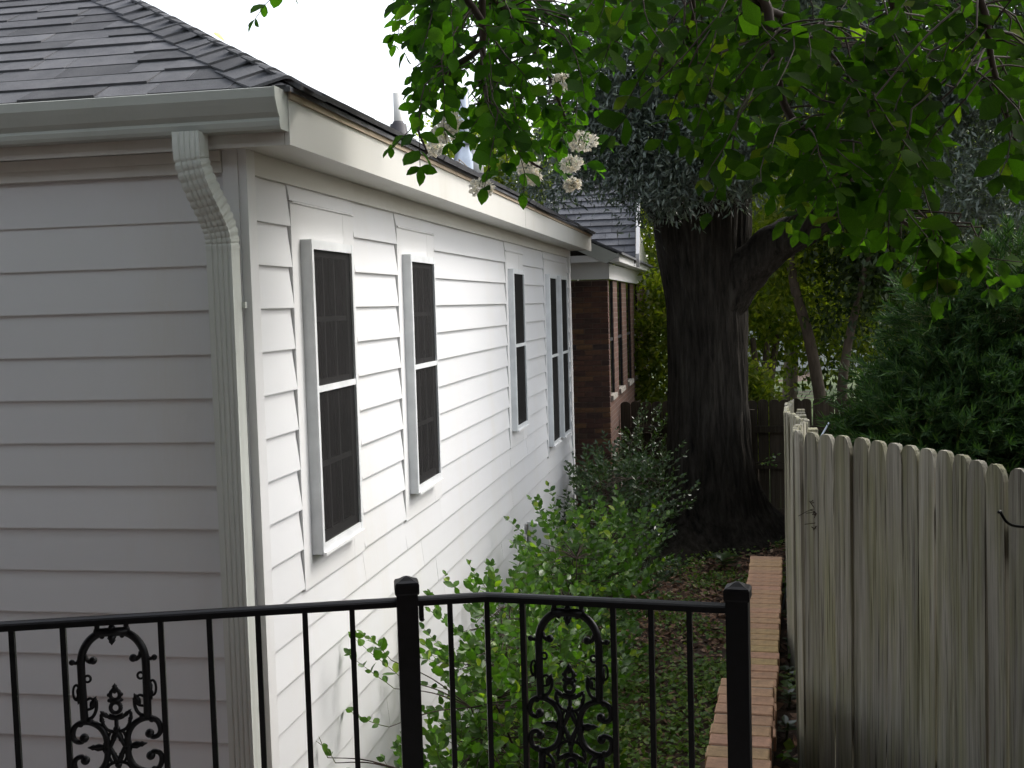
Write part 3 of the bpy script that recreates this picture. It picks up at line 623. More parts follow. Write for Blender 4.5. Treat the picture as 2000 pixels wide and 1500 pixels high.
def picket_mesh(w_, h, th, tap, tw, bow):
    o_ = [(-w_/2,0),(w_/2,0)]; rows = [(0,w_/2),(h*.5,w_/2),(h-tap,w_/2),(h-tap*.6,w_/2*(.86+.1*tw)),(h-tap*.25,w_/2*(.42+tw*.55)),(h-.006,w_/2*tw),(h,w_/2*tw*.6)]
    v_ = []; f_ = []
    for z, hw in rows:
        bx = bow*math.sin(z/h*math.pi); v_ += [(-hw,-th/2+bx,z),(hw,-th/2+bx,z),(hw,th/2+bx,z),(-hw,th/2+bx,z)]
    for i in range(len(rows)-1):
        for k in range(4): f_.append((i*4+k, i*4+(k+1)%4, i*4+4+(k+1)%4, i*4+4+k))
    f_ += [(3,2,1,0), tuple(len(v_)-4+k for k in range(4))]
    return v_, f_
PK = []
for i in range(6):
    o = mobj('picket_base', *picket_mesh(random.choice((.086,.087,.088)), 1.42, .018, random.uniform(.045,.075), random.uniform(.5,.66), random.uniform(-.006,.006)), M['picket']); PK.append(o.data); bpy.data.objects.remove(o)
s = 0
while s < cum[-1]-.05:
    p, d = fat(s); rz_ = math.atan2(d.y, d.x)
    base = float(gz(p.x+.12, p.y))-.08; top = p.z+random.uniform(-.006,.006)
    if p.y > 8: top += random.uniform(-.02,.02)
    inst('picket', random.choice(PK), (p.x, p.y, top-1.42*((top-base)/1.42)), (random.uniform(-.006,.006), random.uniform(-.008,.008), rz_+random.uniform(-.05,.05)), (1,1,(top-base)/1.42), fence)
    s += .0915+random.choice((0,0,.001,.002,.004))
def off(s, o_): p, d = fat(s); return p+Vector((d.y,-d.x,0))*o_
for dz in (.22, 1.05):
    mb = MB(); mb.sweep([Vector((q.x,q.y,q.z-dz)) for q in [off(x_, .035) for x_ in np.linspace(.02, cum[-1]-.02, 70)]], [(-.018,-.042),(-.018,.042),(.018,.042),(.018,-.042)]); mb.build('fence_rail', M['picket'], fence)
for s in np.arange(.6, cum[-1], 2.1):
    q = off(s, .105); b_ = float(gz(q.x, q.y)); box('fence_post', q.x-.044, q.x+.044, q.y-.044, q.y+.044, b_-.1, q.z-.09, M['picket'], fence)

# ================================================================== BOARD FENCE (far)
bf = empty('board_fence', (1,16.3,-3.05), 'dark brown board fence behind the oak with light showing between boards', 'fence')
o = mobj('board_base', *picket_mesh(.139, 1.68, .018, .045, .5, 0), M['board']); bd = o.data; bpy.data.objects.remove(o)
x = -1.42
while x < 5.2:
    inst('board', bd, (x, 16.33, -3.06+random.uniform(-.01,.012)), (0, random.uniform(-.006,.006), random.uniform(-.02,.02)), parent=bf); x += .1425+random.choice((0,.001,.002,.006))
for z in (-1.78,-2.28,-2.92): box('fence_rail', -1.45, 5.2, 16.25, 16.285, z-.045, z+.045, M['board'], bf)
for x in (-.75,.30,1.55,2.8,4.1): box('fence_post', x-.045, x+.045, 16.15, 16.245, -3.1, -1.5, M['board'], bf)

# ================================================================== BRICK HOUSE (behind)
bh = empty('brick_house', (-4,18.5,-3.05), 'dark brick house with white eaves and grey shingle roof beyond the white house', 'house')
BX, BY = -1.50, 15.02
box('front_wall', -7, BX-.012, BY+.012, BY+.2, -3.1, .30, M['mortar_dark'], bh)
o = mobj('b', *chunk(.203,.1,.0575), M['brick_dark']); bme = o.data; bpy.data.objects.remove(o)
o = mobj('b', *chunk(.097,.1,.0575), M['brick_dark']); bmh = o.data; bpy.data.objects.remove(o)
for r_ in range(49):
    z = -3.03+.0677*r_+.03; x = BX
    if r_ % 2: inst('brick', bmh, (x-.0485, BY+.05+random.uniform(-.002,.002), z), parent=bh); x -= .107
    for _ in range(3):
        inst('brick', bme, (x-.1015, BY+.05+random.uniform(-.002,.002), z), parent=bh); x -= .213
wy = [(15.2,15.75),(16.35,17.05),(17.8,18.6),(19.3,20.1)]; y0 = BY+.11
box('side_wall', BX-.25, BX-.001, y0, 22.2, -3.1, -1.27, M['brick_side'], bh)
for a, c in wy + [(22.2,0)]:
    if a > y0: box('side_wall', BX-.25, BX-.002, y0, a, -1.2695, .30, M['brick_side'], bh)
    if c:
        wi = MB().box(BX-.12, BX-.022, a+.001, c-.001, -1.20, .29).build('window', M['glass'], bh)
        MB().box(BX-.0215, BX-.012, a+.002, a+.03, -1.2, .29).box(BX-.0215, BX-.012, c-.03, c-.002, -1.2, .29).box(BX-.0214, BX-.013, a+.031, c-.031, -.5, -.46).build('window_frame', M['dark'], wi)
        MB().box(BX-.10, BX+.03, a-.03, c+.03, -1.268, -1.205).build('sill', M['mortar'], wi); y0 = c
dp = MB().tube([(BX+.05,21.9,.3),(BX+.05,21.9,-1.0),(BX+.05,21.9,-2.9)], .035, 8).build('drain_pipe', M['gutter'], bh)
MB().box(BX-.01, BX+.09, 21.8, 22.0, -1.25, -1.18).build('bracket', M['pvc'], dp)
# frieze and eaves
MB().box(-7, BX-.002, BY-.03, BY-.002, .305, .52).build('frieze_board', M['trim'], bh)
MB().box(BX, BX+.03, BY-.03, 22.3, .305, .50).build('frieze_board', M['trim'], bh)
MB().box(-7, BX+.16, BY-.28, BY-.031, .52, .555).build('soffit', M['trim'], bh)
MB().box(BX-.002, BX+.16, BY-.03, 22.4, .5205, .555).build('soffit', M['trim'], bh)
MB().box(-7, BX+.17, BY-.30, BY-.281, .515, .60).build('fascia', M['trim'], bh)
MB().box(BX+.161, BX+.18, BY-.28, 22.4, .515, .62).build('fascia', M['trim'], bh)
# wing: gable end with rake boards and a roof slope facing the fence
GX0, GZ0, GS = BX+.22, .60, .46
gv = []
rf = MB().prism([(GX0,BY-.32,GZ0),(GX0,BY-.32,GZ0+.03),(-4.3,BY-.32,GZ0+.03+(GX0+4.3)*GS),(-7.3,BY-.32,GZ0+.03),(-7.3,BY-.32,GZ0),(-4.3,BY-.32,GZ0+(GX0+4.3)*GS)], (0,7.8,0)).build('roof', M['shingle2'], bh)
MB().prism([(GX0-.02,BY-.335,GZ0-.01),(-4.3,BY-.335,GZ0-.01+(GX0+4.3)*GS),(-4.3,BY-.335,GZ0-.13+(GX0+4.3)*GS),(GX0-.2,BY-.335,GZ0-.11)], (0,.014,0)).build('rake_board', M['gutter'], bh)
MB().prism([(BX,BY-.02,.53),(-4.3,BY-.02,.53+(BX+4.3)*GS),(-7,BY-.02,.53)], (0,.03,0)).build('gable', M['board'], bh)  # dark board colour stands in for the shade under the rake
# main roof behind the wing, slope facing the camera, built of course strips
mr = MB(); msl = 1.05; mc = 1/math.hypot(1, msl); k = 0
main = MB().prism([(-1.30,17.2,.62),(-1.38,18.9,.62+1.7*msl),(-2.5,18.9,.62+1.7*msl),(-3.0,17.2,.62)], (0,0,-.06)).build('roof', M['shingle2'], bh)
for k in range(34):
    u0 = k*.143; u1 = u0+.17
    if u1*mc > 1.75: break
    x = -3.0+.3*u0*mc; xr = -1.30-.15*(u0*mc/3.4)
    while x < xr-.05:
        wd = random.choice((.25,.33,.45,.6)); x1 = min(x+wd, xr); l = random.choice((.02,.03))+random.uniform(0,.006)
        def Q(x_, u, n): return (x_, 17.2+u*mc-n*msl*mc, .62+u*mc*msl+n*mc)
        mb = MB().add([Q(x,u0,0),Q(x1-.004,u0,0),Q(x1-.004,u1,.001),Q(x,u1,.001),Q(x,u0,l),Q(x1-.004,u0,l),Q(x1-.004,u1,.006),Q(x,u1,.006)], [(4,5,6,7),(0,1,5,4),(1,2,6,5),(3,0,4,7)])
        if x > -3.4 and k < 22: mb.build('shingle', M['shingle2'], main)
        else: mr.add(mb.v, mb.f)
        x = x1
tag(mr.build('shingle_field', M['shingle2'], main), kind='stuff')
MB().prism([(-1.29,17.15,.70),(-1.29,17.15,.50),(-1.37,18.9,.50+1.7*msl),(-1.37,18.9,.72+1.7*msl)], (.05,0,0)).build('rake_board', M['trim'], bh)
MB().prism([(-1.48,17.3,.5),(-1.48,23.8,.5),(-1.60,18.9,.45+1.6*msl)], (-.1,0,0)).build('gable', M['eave'], bh)

# ================================================================== FOLIAGE
# leaf templates: x across, y along the midrib, z up
def tpl(outline, fold=.12, curl=.0):
    """outline: list of (t, halfwidth); returns verts and triangles, folded on the midrib"""
    v_ = [(0,0,0)]; f_ = []; mids = [0]; ls = []; rs = []
    for t, hw in outline[1:-1]:
        z = -curl*t*t; v_ += [(0,t,z),(-hw,t,z+hw*fold*2),(hw,t,z+hw*fold*2)]; mids.append(len(v_)-3); ls.append(len(v_)-2); rs.append(len(v_)-1)
    v_.append((0,1,-curl)); tip = len(v_)-1; mids.append(tip)
    f_ += [(0,mids[1],ls[0]),(0,rs[0],mids[1])]
    for i in range(len(ls)-1):
        a, b_ = mids[i+1], mids[i+2]; f_ += [(a,b_,ls[i+1]),(a,ls[i+1],ls[i]),(a,rs[i+1],b_),(a,rs[i],rs[i+1])]
    f_ += [(mids[-2],tip,ls[-1]),(mids[-2],rs[-1],tip)]
    return np.array(v_, float), np.array(f_, int)
T_OVAL = tpl([(0,0),(.2,.2),(.48,.3),(.78,.2),(1,0)], .12, .12)
T_OBOV = tpl([(0,0),(.25,.16),(.58,.29),(.8,.19),(1,0)], .10, .12)
T_SMALL = (np.array([(0,0,0),(-.24,.5,.05),(0,1,-.06),(.24,.5,.05)], float), np.array([(0,2,1),(0,3,2)]))
T_NARROW = (np.array([(0,0,0),(-.14,.45,.03),(0,1,-.06),(.14,.45,.03)], float), np.array([(0,2,1),(0,3,2)]))
T_NEEDLE = (np.array([(-.05,0,0),(.05,0,0),(.035,.6,.02),(0,1,-.05)], float), np.array([(0,1,2),(0,2,3)]))
def unit(a): return a/np.maximum(np.linalg.norm(a, axis=1, keepdims=True), 1e-9)
def leaves_mesh(name, T, pos, ax, nr, Ln, mat, wscale=None):
    a = unit(ax); n = unit(nr-a*np.sum(nr*a, 1, keepdims=True)); s_ = np.cross(a, n); tv, tf = T; Ln = Ln[:,None,None]; wsc = 1 if wscale is None else wscale[:,None,None]
    V = pos[:,None,:] + Ln*(tv[None,:,1:2]*a[:,None,:] + wsc*tv[None,:,0:1]*s_[:,None,:] + tv[None,:,2:3]*n[:,None,:])
    k = len(tv); F = (tf[None]+np.arange(len(pos))[:,None,None]*k).reshape(-1, 3)
    return fast_mesh(name, V.reshape(-1,3), F, mat)
def leaf_stuff(name, T, pos, ax, nr, Ln, mat, parent, wscale=None):
    return tag(link(bpy.data.objects.new(name, leaves_mesh(name, T, pos, ax, nr, Ln, mat, wscale)), parent), kind='stuff')
def leaf_objs(T, pos, ax, nr, Ln, mat, parent, n=290):
    """the leaves that show largest become parts of their own, sharing a few meshes"""
    vs_ = []
    for j in range(3):
        tv, tf = T; vv = tv.copy(); vv[:,0] *= (.9,1.05,1.15)[j]; vv[:,2] += (.0,.06,-.08)[j]*np.sin(vv[:,1]*3)
        vs_.append(fast_mesh('leaf', vv, tf, mat))
    a = unit(ax); nn = unit(nr-a*np.sum(nr*a, 1, keepdims=True)); s_ = np.cross(a, nn)
    for i in range(min(n, len(pos))):
        Mx = Matrix((s_[i], a[i], nn[i])).transposed().to_4x4(); Mx.translation = Vector(pos[i])
        o = bpy.data.objects.new('leaf', vs_[i % 3]); loc = WL.get(parent.name)
        COL.objects.link(o); o.parent = parent; o.matrix_parent_inverse = Matrix.Translation(-loc) if loc is not None else Matrix()
        o.matrix_basis = Mx @ Matrix.Diagonal((Ln[i],Ln[i],Ln[i],1))
def rnd(n): return RNG.normal(size=(n,3))
def in_poly(px, py, poly):
    c = np.zeros(len(px), bool); j = len(poly)-1
    for i in range(len(poly)):
        xi, yi = poly[i]; xj, yj = poly[j]
        c ^= ((yi > py) != (yj > py)) & (px < (xj-xi)*(py-yi)/((yj-yi) or 1e-9)+xi); j = i
    return c
def sprigs_from(points, dirs, length, nl, leaf, droop, spread, opp=True):
    """twig paths with leaf data: returns list of paths and (pos, axis, normal, length)"""
    paths, P, A, Nn, Ls = [], [], [], [], []
    for p, d in zip(points, dirs):
        p = Vector(p); d = Vector(d).normalized(); l = length*random.uniform(.7,1.25); path = [p.copy()]; q = p.copy(); st = l/nl
        for k in range(nl):
            d = (d+Vector((random.gauss(0,.12),random.gauss(0,.12),random.gauss(0,.08)-droop))).normalized(); q = q+d*st; path.append(q.copy())
            sidev = d.cross(Vector((random.gauss(0,.3),random.gauss(0,.3),1))).normalized()
            for sg in ((-1,1) if opp else (random.choice((-1,1)),)):
                ax = (d*.55+sidev*sg*spread+Vector((0,0,-droop*1.6-.1))+Vector([random.gauss(0,.18) for _ in range(3)])).normalized()
                nr = Vector((random.gauss(0,.45),random.gauss(-.75,.45),.55+random.gauss(0,.35)))
                P.append(q); A.append(ax); Nn.append(nr); Ls.append(leaf*random.uniform(.5,1.2)*(1 if k < nl-1 else .7))
        ax = (d+Vector((0,0,-droop))).normalized(); P.append(q); A.append(ax); Nn.append(Vector((random.gauss(0,.3),-.3,1))); Ls.append(leaf*random.uniform(.6,.9)); paths.append(path)
    return paths, np.array(P), np.array(A), np.array(Nn), np.array(Ls)
def twigs(paths, r0, r1, mat, name, parent):
    mb = MB()
    for pth in paths:
        n = len(pth); mb.tube(pth, [r0+(r1-r0)*i/(n-1) for i in range(n)], 5, False)
    return tag(mb.build(name, mat, parent, True), kind='stuff')
def stem(path, r, name, mat, parent, n=8): return MB().tube(spline(path, 6), [r[0]+(r[1]-r[0])*i/((len(path)-1)*6) for i in range((len(path)-1)*6+1)], n).build(name, mat, parent, True)
def nearest_link(pts, stems):
    """a thin branch from each sprig start back to the closest sampled point of the stems above it"""
    S = np.array([tuple(q) for st in stems for q in st]); out = []
    for p in pts:
        d = np.linalg.norm(S-np.array(p), axis=1)+np.maximum(0, p[2]-S[:,2])*2; j = int(np.argmin(d)); a = Vector(S[j]); b_ = Vector(p); m_ = a.lerp(b_, .5)+Vector((0,0,.05*(a-b_).length))
        out.append(spline([a, m_, b_], 4))
    return out
def hanging_tree(root, poly, ydep, n, stems_px, trunk_path, tr, leafmat_, T, leaf, tl, nl, droop, spread, twig_r, seed, flowers=None, extra=None, linkmax=9):
    """foliage that hangs into the picture from a tree whose trunk stands outside it"""
    random.seed(seed); rg = np.random.default_rng(seed)
    tp = spline(trunk_path, 8); MB().tube(tp, [tr*(1-.75*i/(len(tp)-1)) for i in range(len(tp))], 12).build('trunk', M['bark2'], root, True)
    st = []
    for pts, dep in stems_px:
        P = [onY(x_, y_, d_) for (x_, y_), d_ in zip(pts, dep)]; top = tp[-1]; hook = [top, top.lerp(P[0], .5)+Vector((0,0,.35))]
        sp = spline(hook+P, 7); st.append(sp); k = len(sp); MB().tube(sp, [.022+(.004-.022)*i/(k-1) for i in range(k)], 7).build('branch', M['twig'], root, True)
    xs = [p[0] for p in poly]; ys = [p[1] for p in poly]; pts = []
    while len(pts) < n:
        px, py = rg.uniform(min(xs), max(xs)), rg.uniform(min(ys), max(ys))
        if in_poly(np.array([px]), np.array([py]), poly)[0]: pts.append(onY(px, py, rg.uniform(*ydep)))
    if extra: pts += [onY(*e) for e in extra]
    SP = np.array([tuple(q) for t_ in st for q in t_[10:]]); dirs = []
    for p in pts:
        a_ = Vector(SP[int(np.argmin(np.linalg.norm(SP-np.array(p), axis=1)+np.maximum(0, p.z-SP[:,2])*1.5))]); d = p-a_
        dirs.append(d.normalized()*.8+Vector((random.gauss(0,.35), random.gauss(-.05,.35), random.gauss(-.4,.2))))
    starts = [p-Vector(d).normalized()*tl*.5 for p, d in zip(pts, dirs)]
    paths, P, A, Nn, Ls = sprigs_from(starts, dirs, tl, nl, leaf, droop, spread)
    twigs(paths, twig_r, twig_r*.5, M['twig'], 'twigs', root); twigs(nearest_link(starts, [q[10:] for q in st]), twig_r*1.3, twig_r, M['twig'], 'branchlets', root)
    vis = rg.permutation(len(P)); P, A, Nn, Ls = P[vis], A[vis], Nn[vis], Ls[vis]
    order = np.argsort(-Ls/np.maximum(P[:,1], .5)); ix = order[:290]; rest = order[290:]
    leaf_objs(T, P[ix], A[ix], Nn[ix], Ls[ix], leafmat_, root)
    leaf_stuff('foliage', T, P[rest], A[rest], Nn[rest], Ls[rest], leafmat_, root)
    return paths

# crape myrtle, rooted past the fence right of the picture, its flowering branch hanging over the eave
cm = empty('crape_myrtle', (2.5,2.3,-1.85), 'crape myrtle branch with oval green leaves and white flower clusters hanging over the eave', 'tree')
polyM = [(775,-30),(800,40),(815,110),(795,160),(800,220),(815,265),(835,270),(855,190),(925,190),(945,280),(985,310),(1010,270),(1050,250),(1075,300),(1100,345),(1135,320),(1145,250),(1130,200),(1150,120),(1230,60),(1300,-30)]
hanging_tree(cm, polyM, (4.2,5.6), 138, [([(945,-260),(942,-60),(943,100),(952,190),(985,250),(1030,310),(1060,330)], [4.2,4.4,4.6,4.7,4.8,4.8,4.8]),
    ([(900,-200),(945,60),(890,130),(840,180),(815,240),(835,300)], [4.2,4.5,4.6,4.7,4.8,4.8]), ([(960,-180),(1000,40),(1060,120),(1100,220),(1130,290)], [4.3,4.6,4.9,5.0,5.0])],
    [(2.5,2.3,-1.95),(2.45,2.35,-.4),(2.2,2.6,1.2),(1.6,3.0,2.6)], .07, M['lf_myrtle'], T_OVAL, .084, .30, 5, .075, .85, .0028, 11, extra=[(575,-30,4.4)])
SHADE_CROWN_M = [((-.9,2.5,2.7),(1.7,1.0,.8)), ((1.3,2.2,2.5),(1.2,1.0,.9)), ((-2.9,2.3,2.6),(1.3,1.0,.8)), ((-1.6,1.0,3.0),(1.8,1.0,.8)), ((.8,3.2,3.0),(1.1,.5,.8))]  # unseen overhead crown, added to block sky light on the front wall
for tip in ((-.9,2.5,2.6),(-2.9,2.3,2.5),(-1.6,1.0,2.9),(.9,3.0,2.9)): stem([(1.6,3.0,2.6),((1.6+tip[0])/2,(3+tip[1])/2,2.9),tip], (.03,.008), 'branch', M['bark2'], cm)
random.seed(3)
for (px, py, sz) in [(1138,276,.075),(1115,320,.06),(940,367,.065),(1030,325,.06),(1040,345,.05),(862,262,.07),(880,240,.06),(850,290,.05),(1098,160,.05),(1118,360,.04)]:
    c = onY(px, py, random.uniform(4.7,5.3)); n = 200; sz *= .68
    d_ = unit(rnd(n)); rr_ = RNG.uniform(.25,1,(n,1))**.6; pos = np.array(c)[None]+d_*rr_*np.array([[sz*1.1,sz,sz*.75]])
    fo = link(bpy.data.objects.new('flower_cluster', leaves_mesh('flower_cluster', T_SMALL, pos, d_+.4*rnd(n), rnd(n), RNG.uniform(.012,.022,n), M['petal'], np.full(n, 1.8))), cm)
    sk = MB()
    for j in range(9): sk.tube([c+Vector((0,0,sz*.9)), c+Vector(d_[j]*sz*.6)], .0015, 4, False)
    sk.build('flower_stalk', M['twig_green'], fo)

# broad-leaved tree beyond the fence, boughs across the upper right
bt = empty('broadleaf_tree', (3.4,4.6,-1.85), 'dark green broad-leaved boughs drooping across the oak above the picket fence', 'tree')
polyB = [(1150,-40),(1190,60),(1260,130),(1290,180),(1370,230),(1390,280),(1470,290),(1520,300),(1560,360),(1570,420),(1620,400),(1680,380),(1700,430),(1760,420),(1780,350),(1850,300),(1840,240),(1780,180),(1840,120),(1960,150),(1985,250),(2060,260),(2060,-40)]
hanging_tree(bt, polyB, (3.5,5.2), 215, [([(1480,-220),(1500,20),(1512,90),(1530,200),(1580,270),(1640,330),(1690,385),(1760,430),(1830,480),(1910,505)], [3.9,4.0,4.0,4.1,4.1,4.2,4.2,4.2,4.2,4.2]),
    ([(1500,-120),(1560,50),(1620,100),(1690,180),(1720,260)], [3.9,4.2,4.3,4.4,4.4]), ([(1790,-200),(1745,65),(1660,110),(1600,150)], [3.9,4.1,4.2,4.3]), ([(1420,-200),(1350,40),(1290,120),(1300,180)], [4.0,4.3,4.6,4.6]), ([(1950,-200),(1930,60),(1960,200),(1985,280)], [3.8,3.9,4.0,4.0])],
    [(3.4,4.6,-1.95),(3.3,4.6,0),(3.0,4.5,1.6),(2.4,4.4,2.9)], .11, M['lf_shade'], T_OBOV, .092, .30, 5, .07, .9, .003, 23,
    extra=[(1800,420,4.2),(1830,450,4.2),(1860,470,4.2),(1890,490,4.2),(1920,505,4.2),(1850,500,4.2),(1800,470,4.2),(1880,520,4.2),(1930,515,4.2),(1820,490,4.2),(1990,300,3.9),(1980,190,3.9),(1985,240,3.9),(1580,400,4.3),(1520,320,4.2)])

# generic leafy crown
def cloud(ells, n, clump=26, sig=.16):
    """points gathered in clumps through ellipsoids ((cx,cy,cz),(rx,ry,rz)), denser near the outside"""
    vol = np.array([e[1][0]*e[1][1]*e[1][2] for e in ells])**.75; vol /= vol.sum(); P, D = [], []
    for (c, r), f_ in zip(ells, vol):
        m_ = max(1, int(n*f_/clump)); d = unit(rnd(m_)); rad = RNG.uniform(.12,1,(m_,1))**.45; cc = d*rad
        q = np.repeat(cc, clump, 0)*np.array(r)+rnd(m_*clump)*sig+np.array(c); P.append(q); D.append(np.repeat(d, clump, 0))
    return np.concatenate(P), np.concatenate(D)
def crown(name, ells, n, T, Ln, mat, parent, clump=26, sig=.16, droop=.4, zmin=None, wsc=None):
    P, D = cloud(ells, n, clump, sig)
    if zmin is not None: k = P[:,2] > zmin; P, D = P[k], D[k]
    ax = D*.6+rnd(len(P))*.7; ax[:,2] -= droop; nr = rnd(len(P))*.6; nr[:,2] += .7
    return leaf_stuff(name, T, P, ax, nr, RNG.uniform(.65,1.2,len(P))*Ln, mat, parent, None if wsc is None else np.full(len(P), wsc))

crown('crown', [((2.7,7.2,4.3),(1.0,1.3,.9)), ((3.2,5.2,3.6),(1.0,1.2,1.0))], 7000, T_SMALL, .10, M['lf_shade'], bt, 24, .12, .3)  # upper crown added out of view to shade the near side wall
for tip in ((2.7,7.0,4.2),(3.3,5.2,3.5)): stem([(2.6,4.45,2.4),((2.6+tip[0])/2,(4.4+tip[1])/2,3.2),tip], (.04,.01), 'branch', M['bark2'], bt)
crown('crown', SHADE_CROWN_M, 15000, T_SMALL, .085, M['lf_myrtle'], cm, 24, .12, .3)

# ---------------- the big oak
oak = empty('oak_tree', (-.26,14.6,-3.05), 'massive old oak with dark furrowed trunk and thick low limb', 'tree')
rings = [(-3.15,1.30,-.22),(-3.0,1.06,-.22),(-2.85,.86,-.23),(-2.6,.68,-.24),(-2.2,.57,-.25),(-1.7,.505,-.26),(-1.2,.485,-.26),(-.6,.475,-.265),(0,.485,-.28),(.4,.52,-.30),(.8,.57,-.32),(1.3,.60,-.33),(2.0,.55,-.3),(3.2,.47,-.2),(5,.36,0),(7.5,.2,.1)]
NS, NRG = 220, 110; tv = []; zs = np.linspace(-3.15, 7.5, NRG*2)
zs = np.concatenate([np.linspace(-3.15, 1.5, NRG), np.linspace(1.6, 7.5, 30)]); rz_ = [r[0] for r in rings]
for z in zs:
    R_ = np.interp(z, rz_, [r[1] for r in rings]); cx = np.interp(z, rz_, [r[2] for r in rings])
    for k in range(NS):
        a = 2*math.pi*k/NS; fl_ = max(0, -2.2-z)
        lobe = 1+(.05+.22*fl_)*math.sin(a*3+1.2)+(.03+.16*fl_)*math.sin(a*5+.4+z*.2)+.02*math.sin(a*7+z*.6)
        nz = mnoise.noise(Vector((math.cos(a)*5.5, math.sin(a)*5.5, z*.55)))*.055-(1-abs(mnoise.noise(Vector((math.cos(a)*9, math.sin(a)*9, z*.9))))*2.2)*.022-max(0, .5-abs(mnoise.noise(Vector((math.cos(a)*17+3, math.sin(a)*17, z*1.6)))))*.05
        rr_ = R_*lobe+nz*.8; tv.append((cx+rr_*math.cos(a), 14.6+rr_*math.sin(a), z))
tf = [(i*NS+k, i*NS+(k+1)%NS, (i+1)*NS+(k+1)%NS, (i+1)*NS+k) for i in range(len(zs)-1) for k in range(NS)]
mobj('trunk', tv, tf, M['bark'], oak, True)
def limb(path, r0, r1, name='limb', seg=24):
    sp = spline(path, 8); mb = MB().tube(sp, [r0+(r1-r0)*(i/(len(sp)-1))**.7 for i in range(len(sp))], seg)
    for i, v_ in enumerate(mb.v): v_ += Vector((1,1,1))*0+ (Vector((mnoise.noise(v_*6), mnoise.noise(v_*6+Vector((9,0,0))), mnoise.noise(v_*6+Vector((0,9,0))))))*.03
    return mb.build(name, M['bark'], oak, True)
limb([(-.25,14.6,-.25),(.15,14.5,.25),(.55,14.35,.62),(1.1,14.2,.95),(1.8,14.0,1.5),(2.6,13.8,2.3)], .34, .15)
limb([(-.35,14.6,.7),(-.75,14.4,1.15),(-1.0,14.2,1.8),(-1.3,14,3)], .3, .1)
limb([(-.2,14.6,1.6),(.3,14.0,2.6),(1.0,13,3.8),(1.6,12.4,4.6)], .28, .1)
limb([(-.2,14.6,2.2),(-.6,13.8,3.2),(-.6,12.6,4.2)], .24, .08)
ellO = [((-.45,13.35,1.35),(.55,.4,.32)), ((.15,13.4,1.5),(.5,.4,.35)), ((-.9,13.6,1.25),(.35,.4,.25)), ((-.85,13.3,1.75),(.62,.9,.75)), ((-.25,13.0,1.55),(.55,.6,.42)), ((-.6,13.2,2.9),(.9,1.2,1.0)), ((.2,13.1,2.0),(.7,.8,.7)), ((.9,13.0,2.5),(.9,1.0,.9)), ((.5,13.2,3.6),(1.4,1.3,1.0)),
        ((2.0,13.2,2.6),(1.0,1.0,1.1)), ((2.9,13.2,2.7),(1.0,1.0,1.3)), ((1.5,12.9,1.45),(.55,.5,.35)), ((2.3,12.8,1.05),(.5,.5,.45)), ((3.1,12.9,1.0),(.6,.6,.7)), ((1.9,13.6,4.2),(1.8,1.4,1.0)),
        ((-1.45,13.6,1.75),(.42,.7,.42)), ((-2.0,13.9,1.5),(.5,.6,.3)), ((-1.75,13.7,2.2),(.5,.7,.45)), ((-1.25,13.4,2.5),(.6,.8,.8)), ((3.6,13.4,4.0),(1.3,1.3,1.2)), ((.6,14.5,6.0),(1.8,1.6,1.0))]
crown('crown', ellO, 160000, T_NARROW, .095, M['lf_oak'], oak, 30, .13, .25)
random.seed(5)
pts = [onY(px, py, 13.7) for px, py in ((1480,908),(1490,900),(1484,905))]; dirs = [(1,-.3,.3),(.9,-.3,.6),(1,0,.05)]
pa, P, A, Nn, Ls = sprigs_from(pts, dirs, .16, 4, .06, .02, .8); twigs(pa, .002, .001, M['twig_green'], 'sprout_twigs', oak); leaf_stuff('sprout_leaves', T_OVAL, P, A, Nn, Ls, M['lf_shrub'], oak)

# ---------------- shrubs along the house
def shrub(name, label, base, ells, nsp, leaf, tl, nl, mat, T, seed, parts=False, extra=None, group=None, up=.55):
    random.seed(seed); root = empty(name, base, label, 'shrub', group); rg = np.random.default_rng(seed); pts, dirs = [], []
    vol = np.array([e[1][0]*e[1][1]*e[1][2] for e in ells])**.7; vol /= vol.sum()
    for (c, r), f_ in zip(ells, vol):
        for _ in range(int(nsp*f_)):
            d = unit(rg.normal(size=(1,3)))[0]; rad = rg.uniform(.1,1)**.5
            q = Vector(c)+Vector(d*rad*np.array(r))
            if q.z < float(gz(q.x, q.y))+.06 or q.x < XW+.03: continue
            pts.append(q); dirs.append(Vector((d[0],d[1],d[2]*.5+up))+Vector([random.gauss(0,.3) for _ in range(3)]))
    if extra:
        for p_, d_ in extra: pts.append(Vector(p_)); dirs.append(Vector(d_))
    pa, P, A, Nn, Ls = sprigs_from(pts, dirs, tl, nl, leaf, -.02, .75)
    A[:,2] += .25
    k = P[:,0] > XW+.02; P, A, Nn, Ls = P[k], A[k], Nn[k], Ls[k]
    stems = []; b0 = Vector(base)
    for j in range(9):
        c, r = ells[j % len(ells)]; tip = Vector(c)+Vector((random.uniform(-.6,.6)*r[0], random.uniform(-.6,.6)*r[1], random.uniform(.1,.8)*r[2]))
        foot = b0+Vector((random.uniform(-.1,.1), random.uniform(-.1,.1), -.03)); sp = spline([foot, foot.lerp(tip, .5)+Vector((random.gauss(0,.06),random.gauss(0,.06),.08)), tip], 8); stems.append(sp)
        MB().tube(sp, [.012-.008*i/(len(sp)-1) for i in range(len(sp))], 6).build('stem', M['twig'], root, True)
    twigs(pa, .0022, .001, M['twig_green'], 'shoots', root); twigs(nearest_link(pts, stems), .004, .0022, M['twig'], 'branchlets', root)
    order = np.argsort(-Ls/np.maximum(P[:,1], .5))
    if parts: leaf_objs(T, P[order[:290]], A[order[:290]], Nn[order[:290]], Ls[order[:290]], mat, root); order = order[290:]
    leaf_stuff('foliage', T, P[order], A[order], Nn[order], Ls[order], mat, root)
    return root
px3 = lambda x, y, Y: onY(x, y, Y)
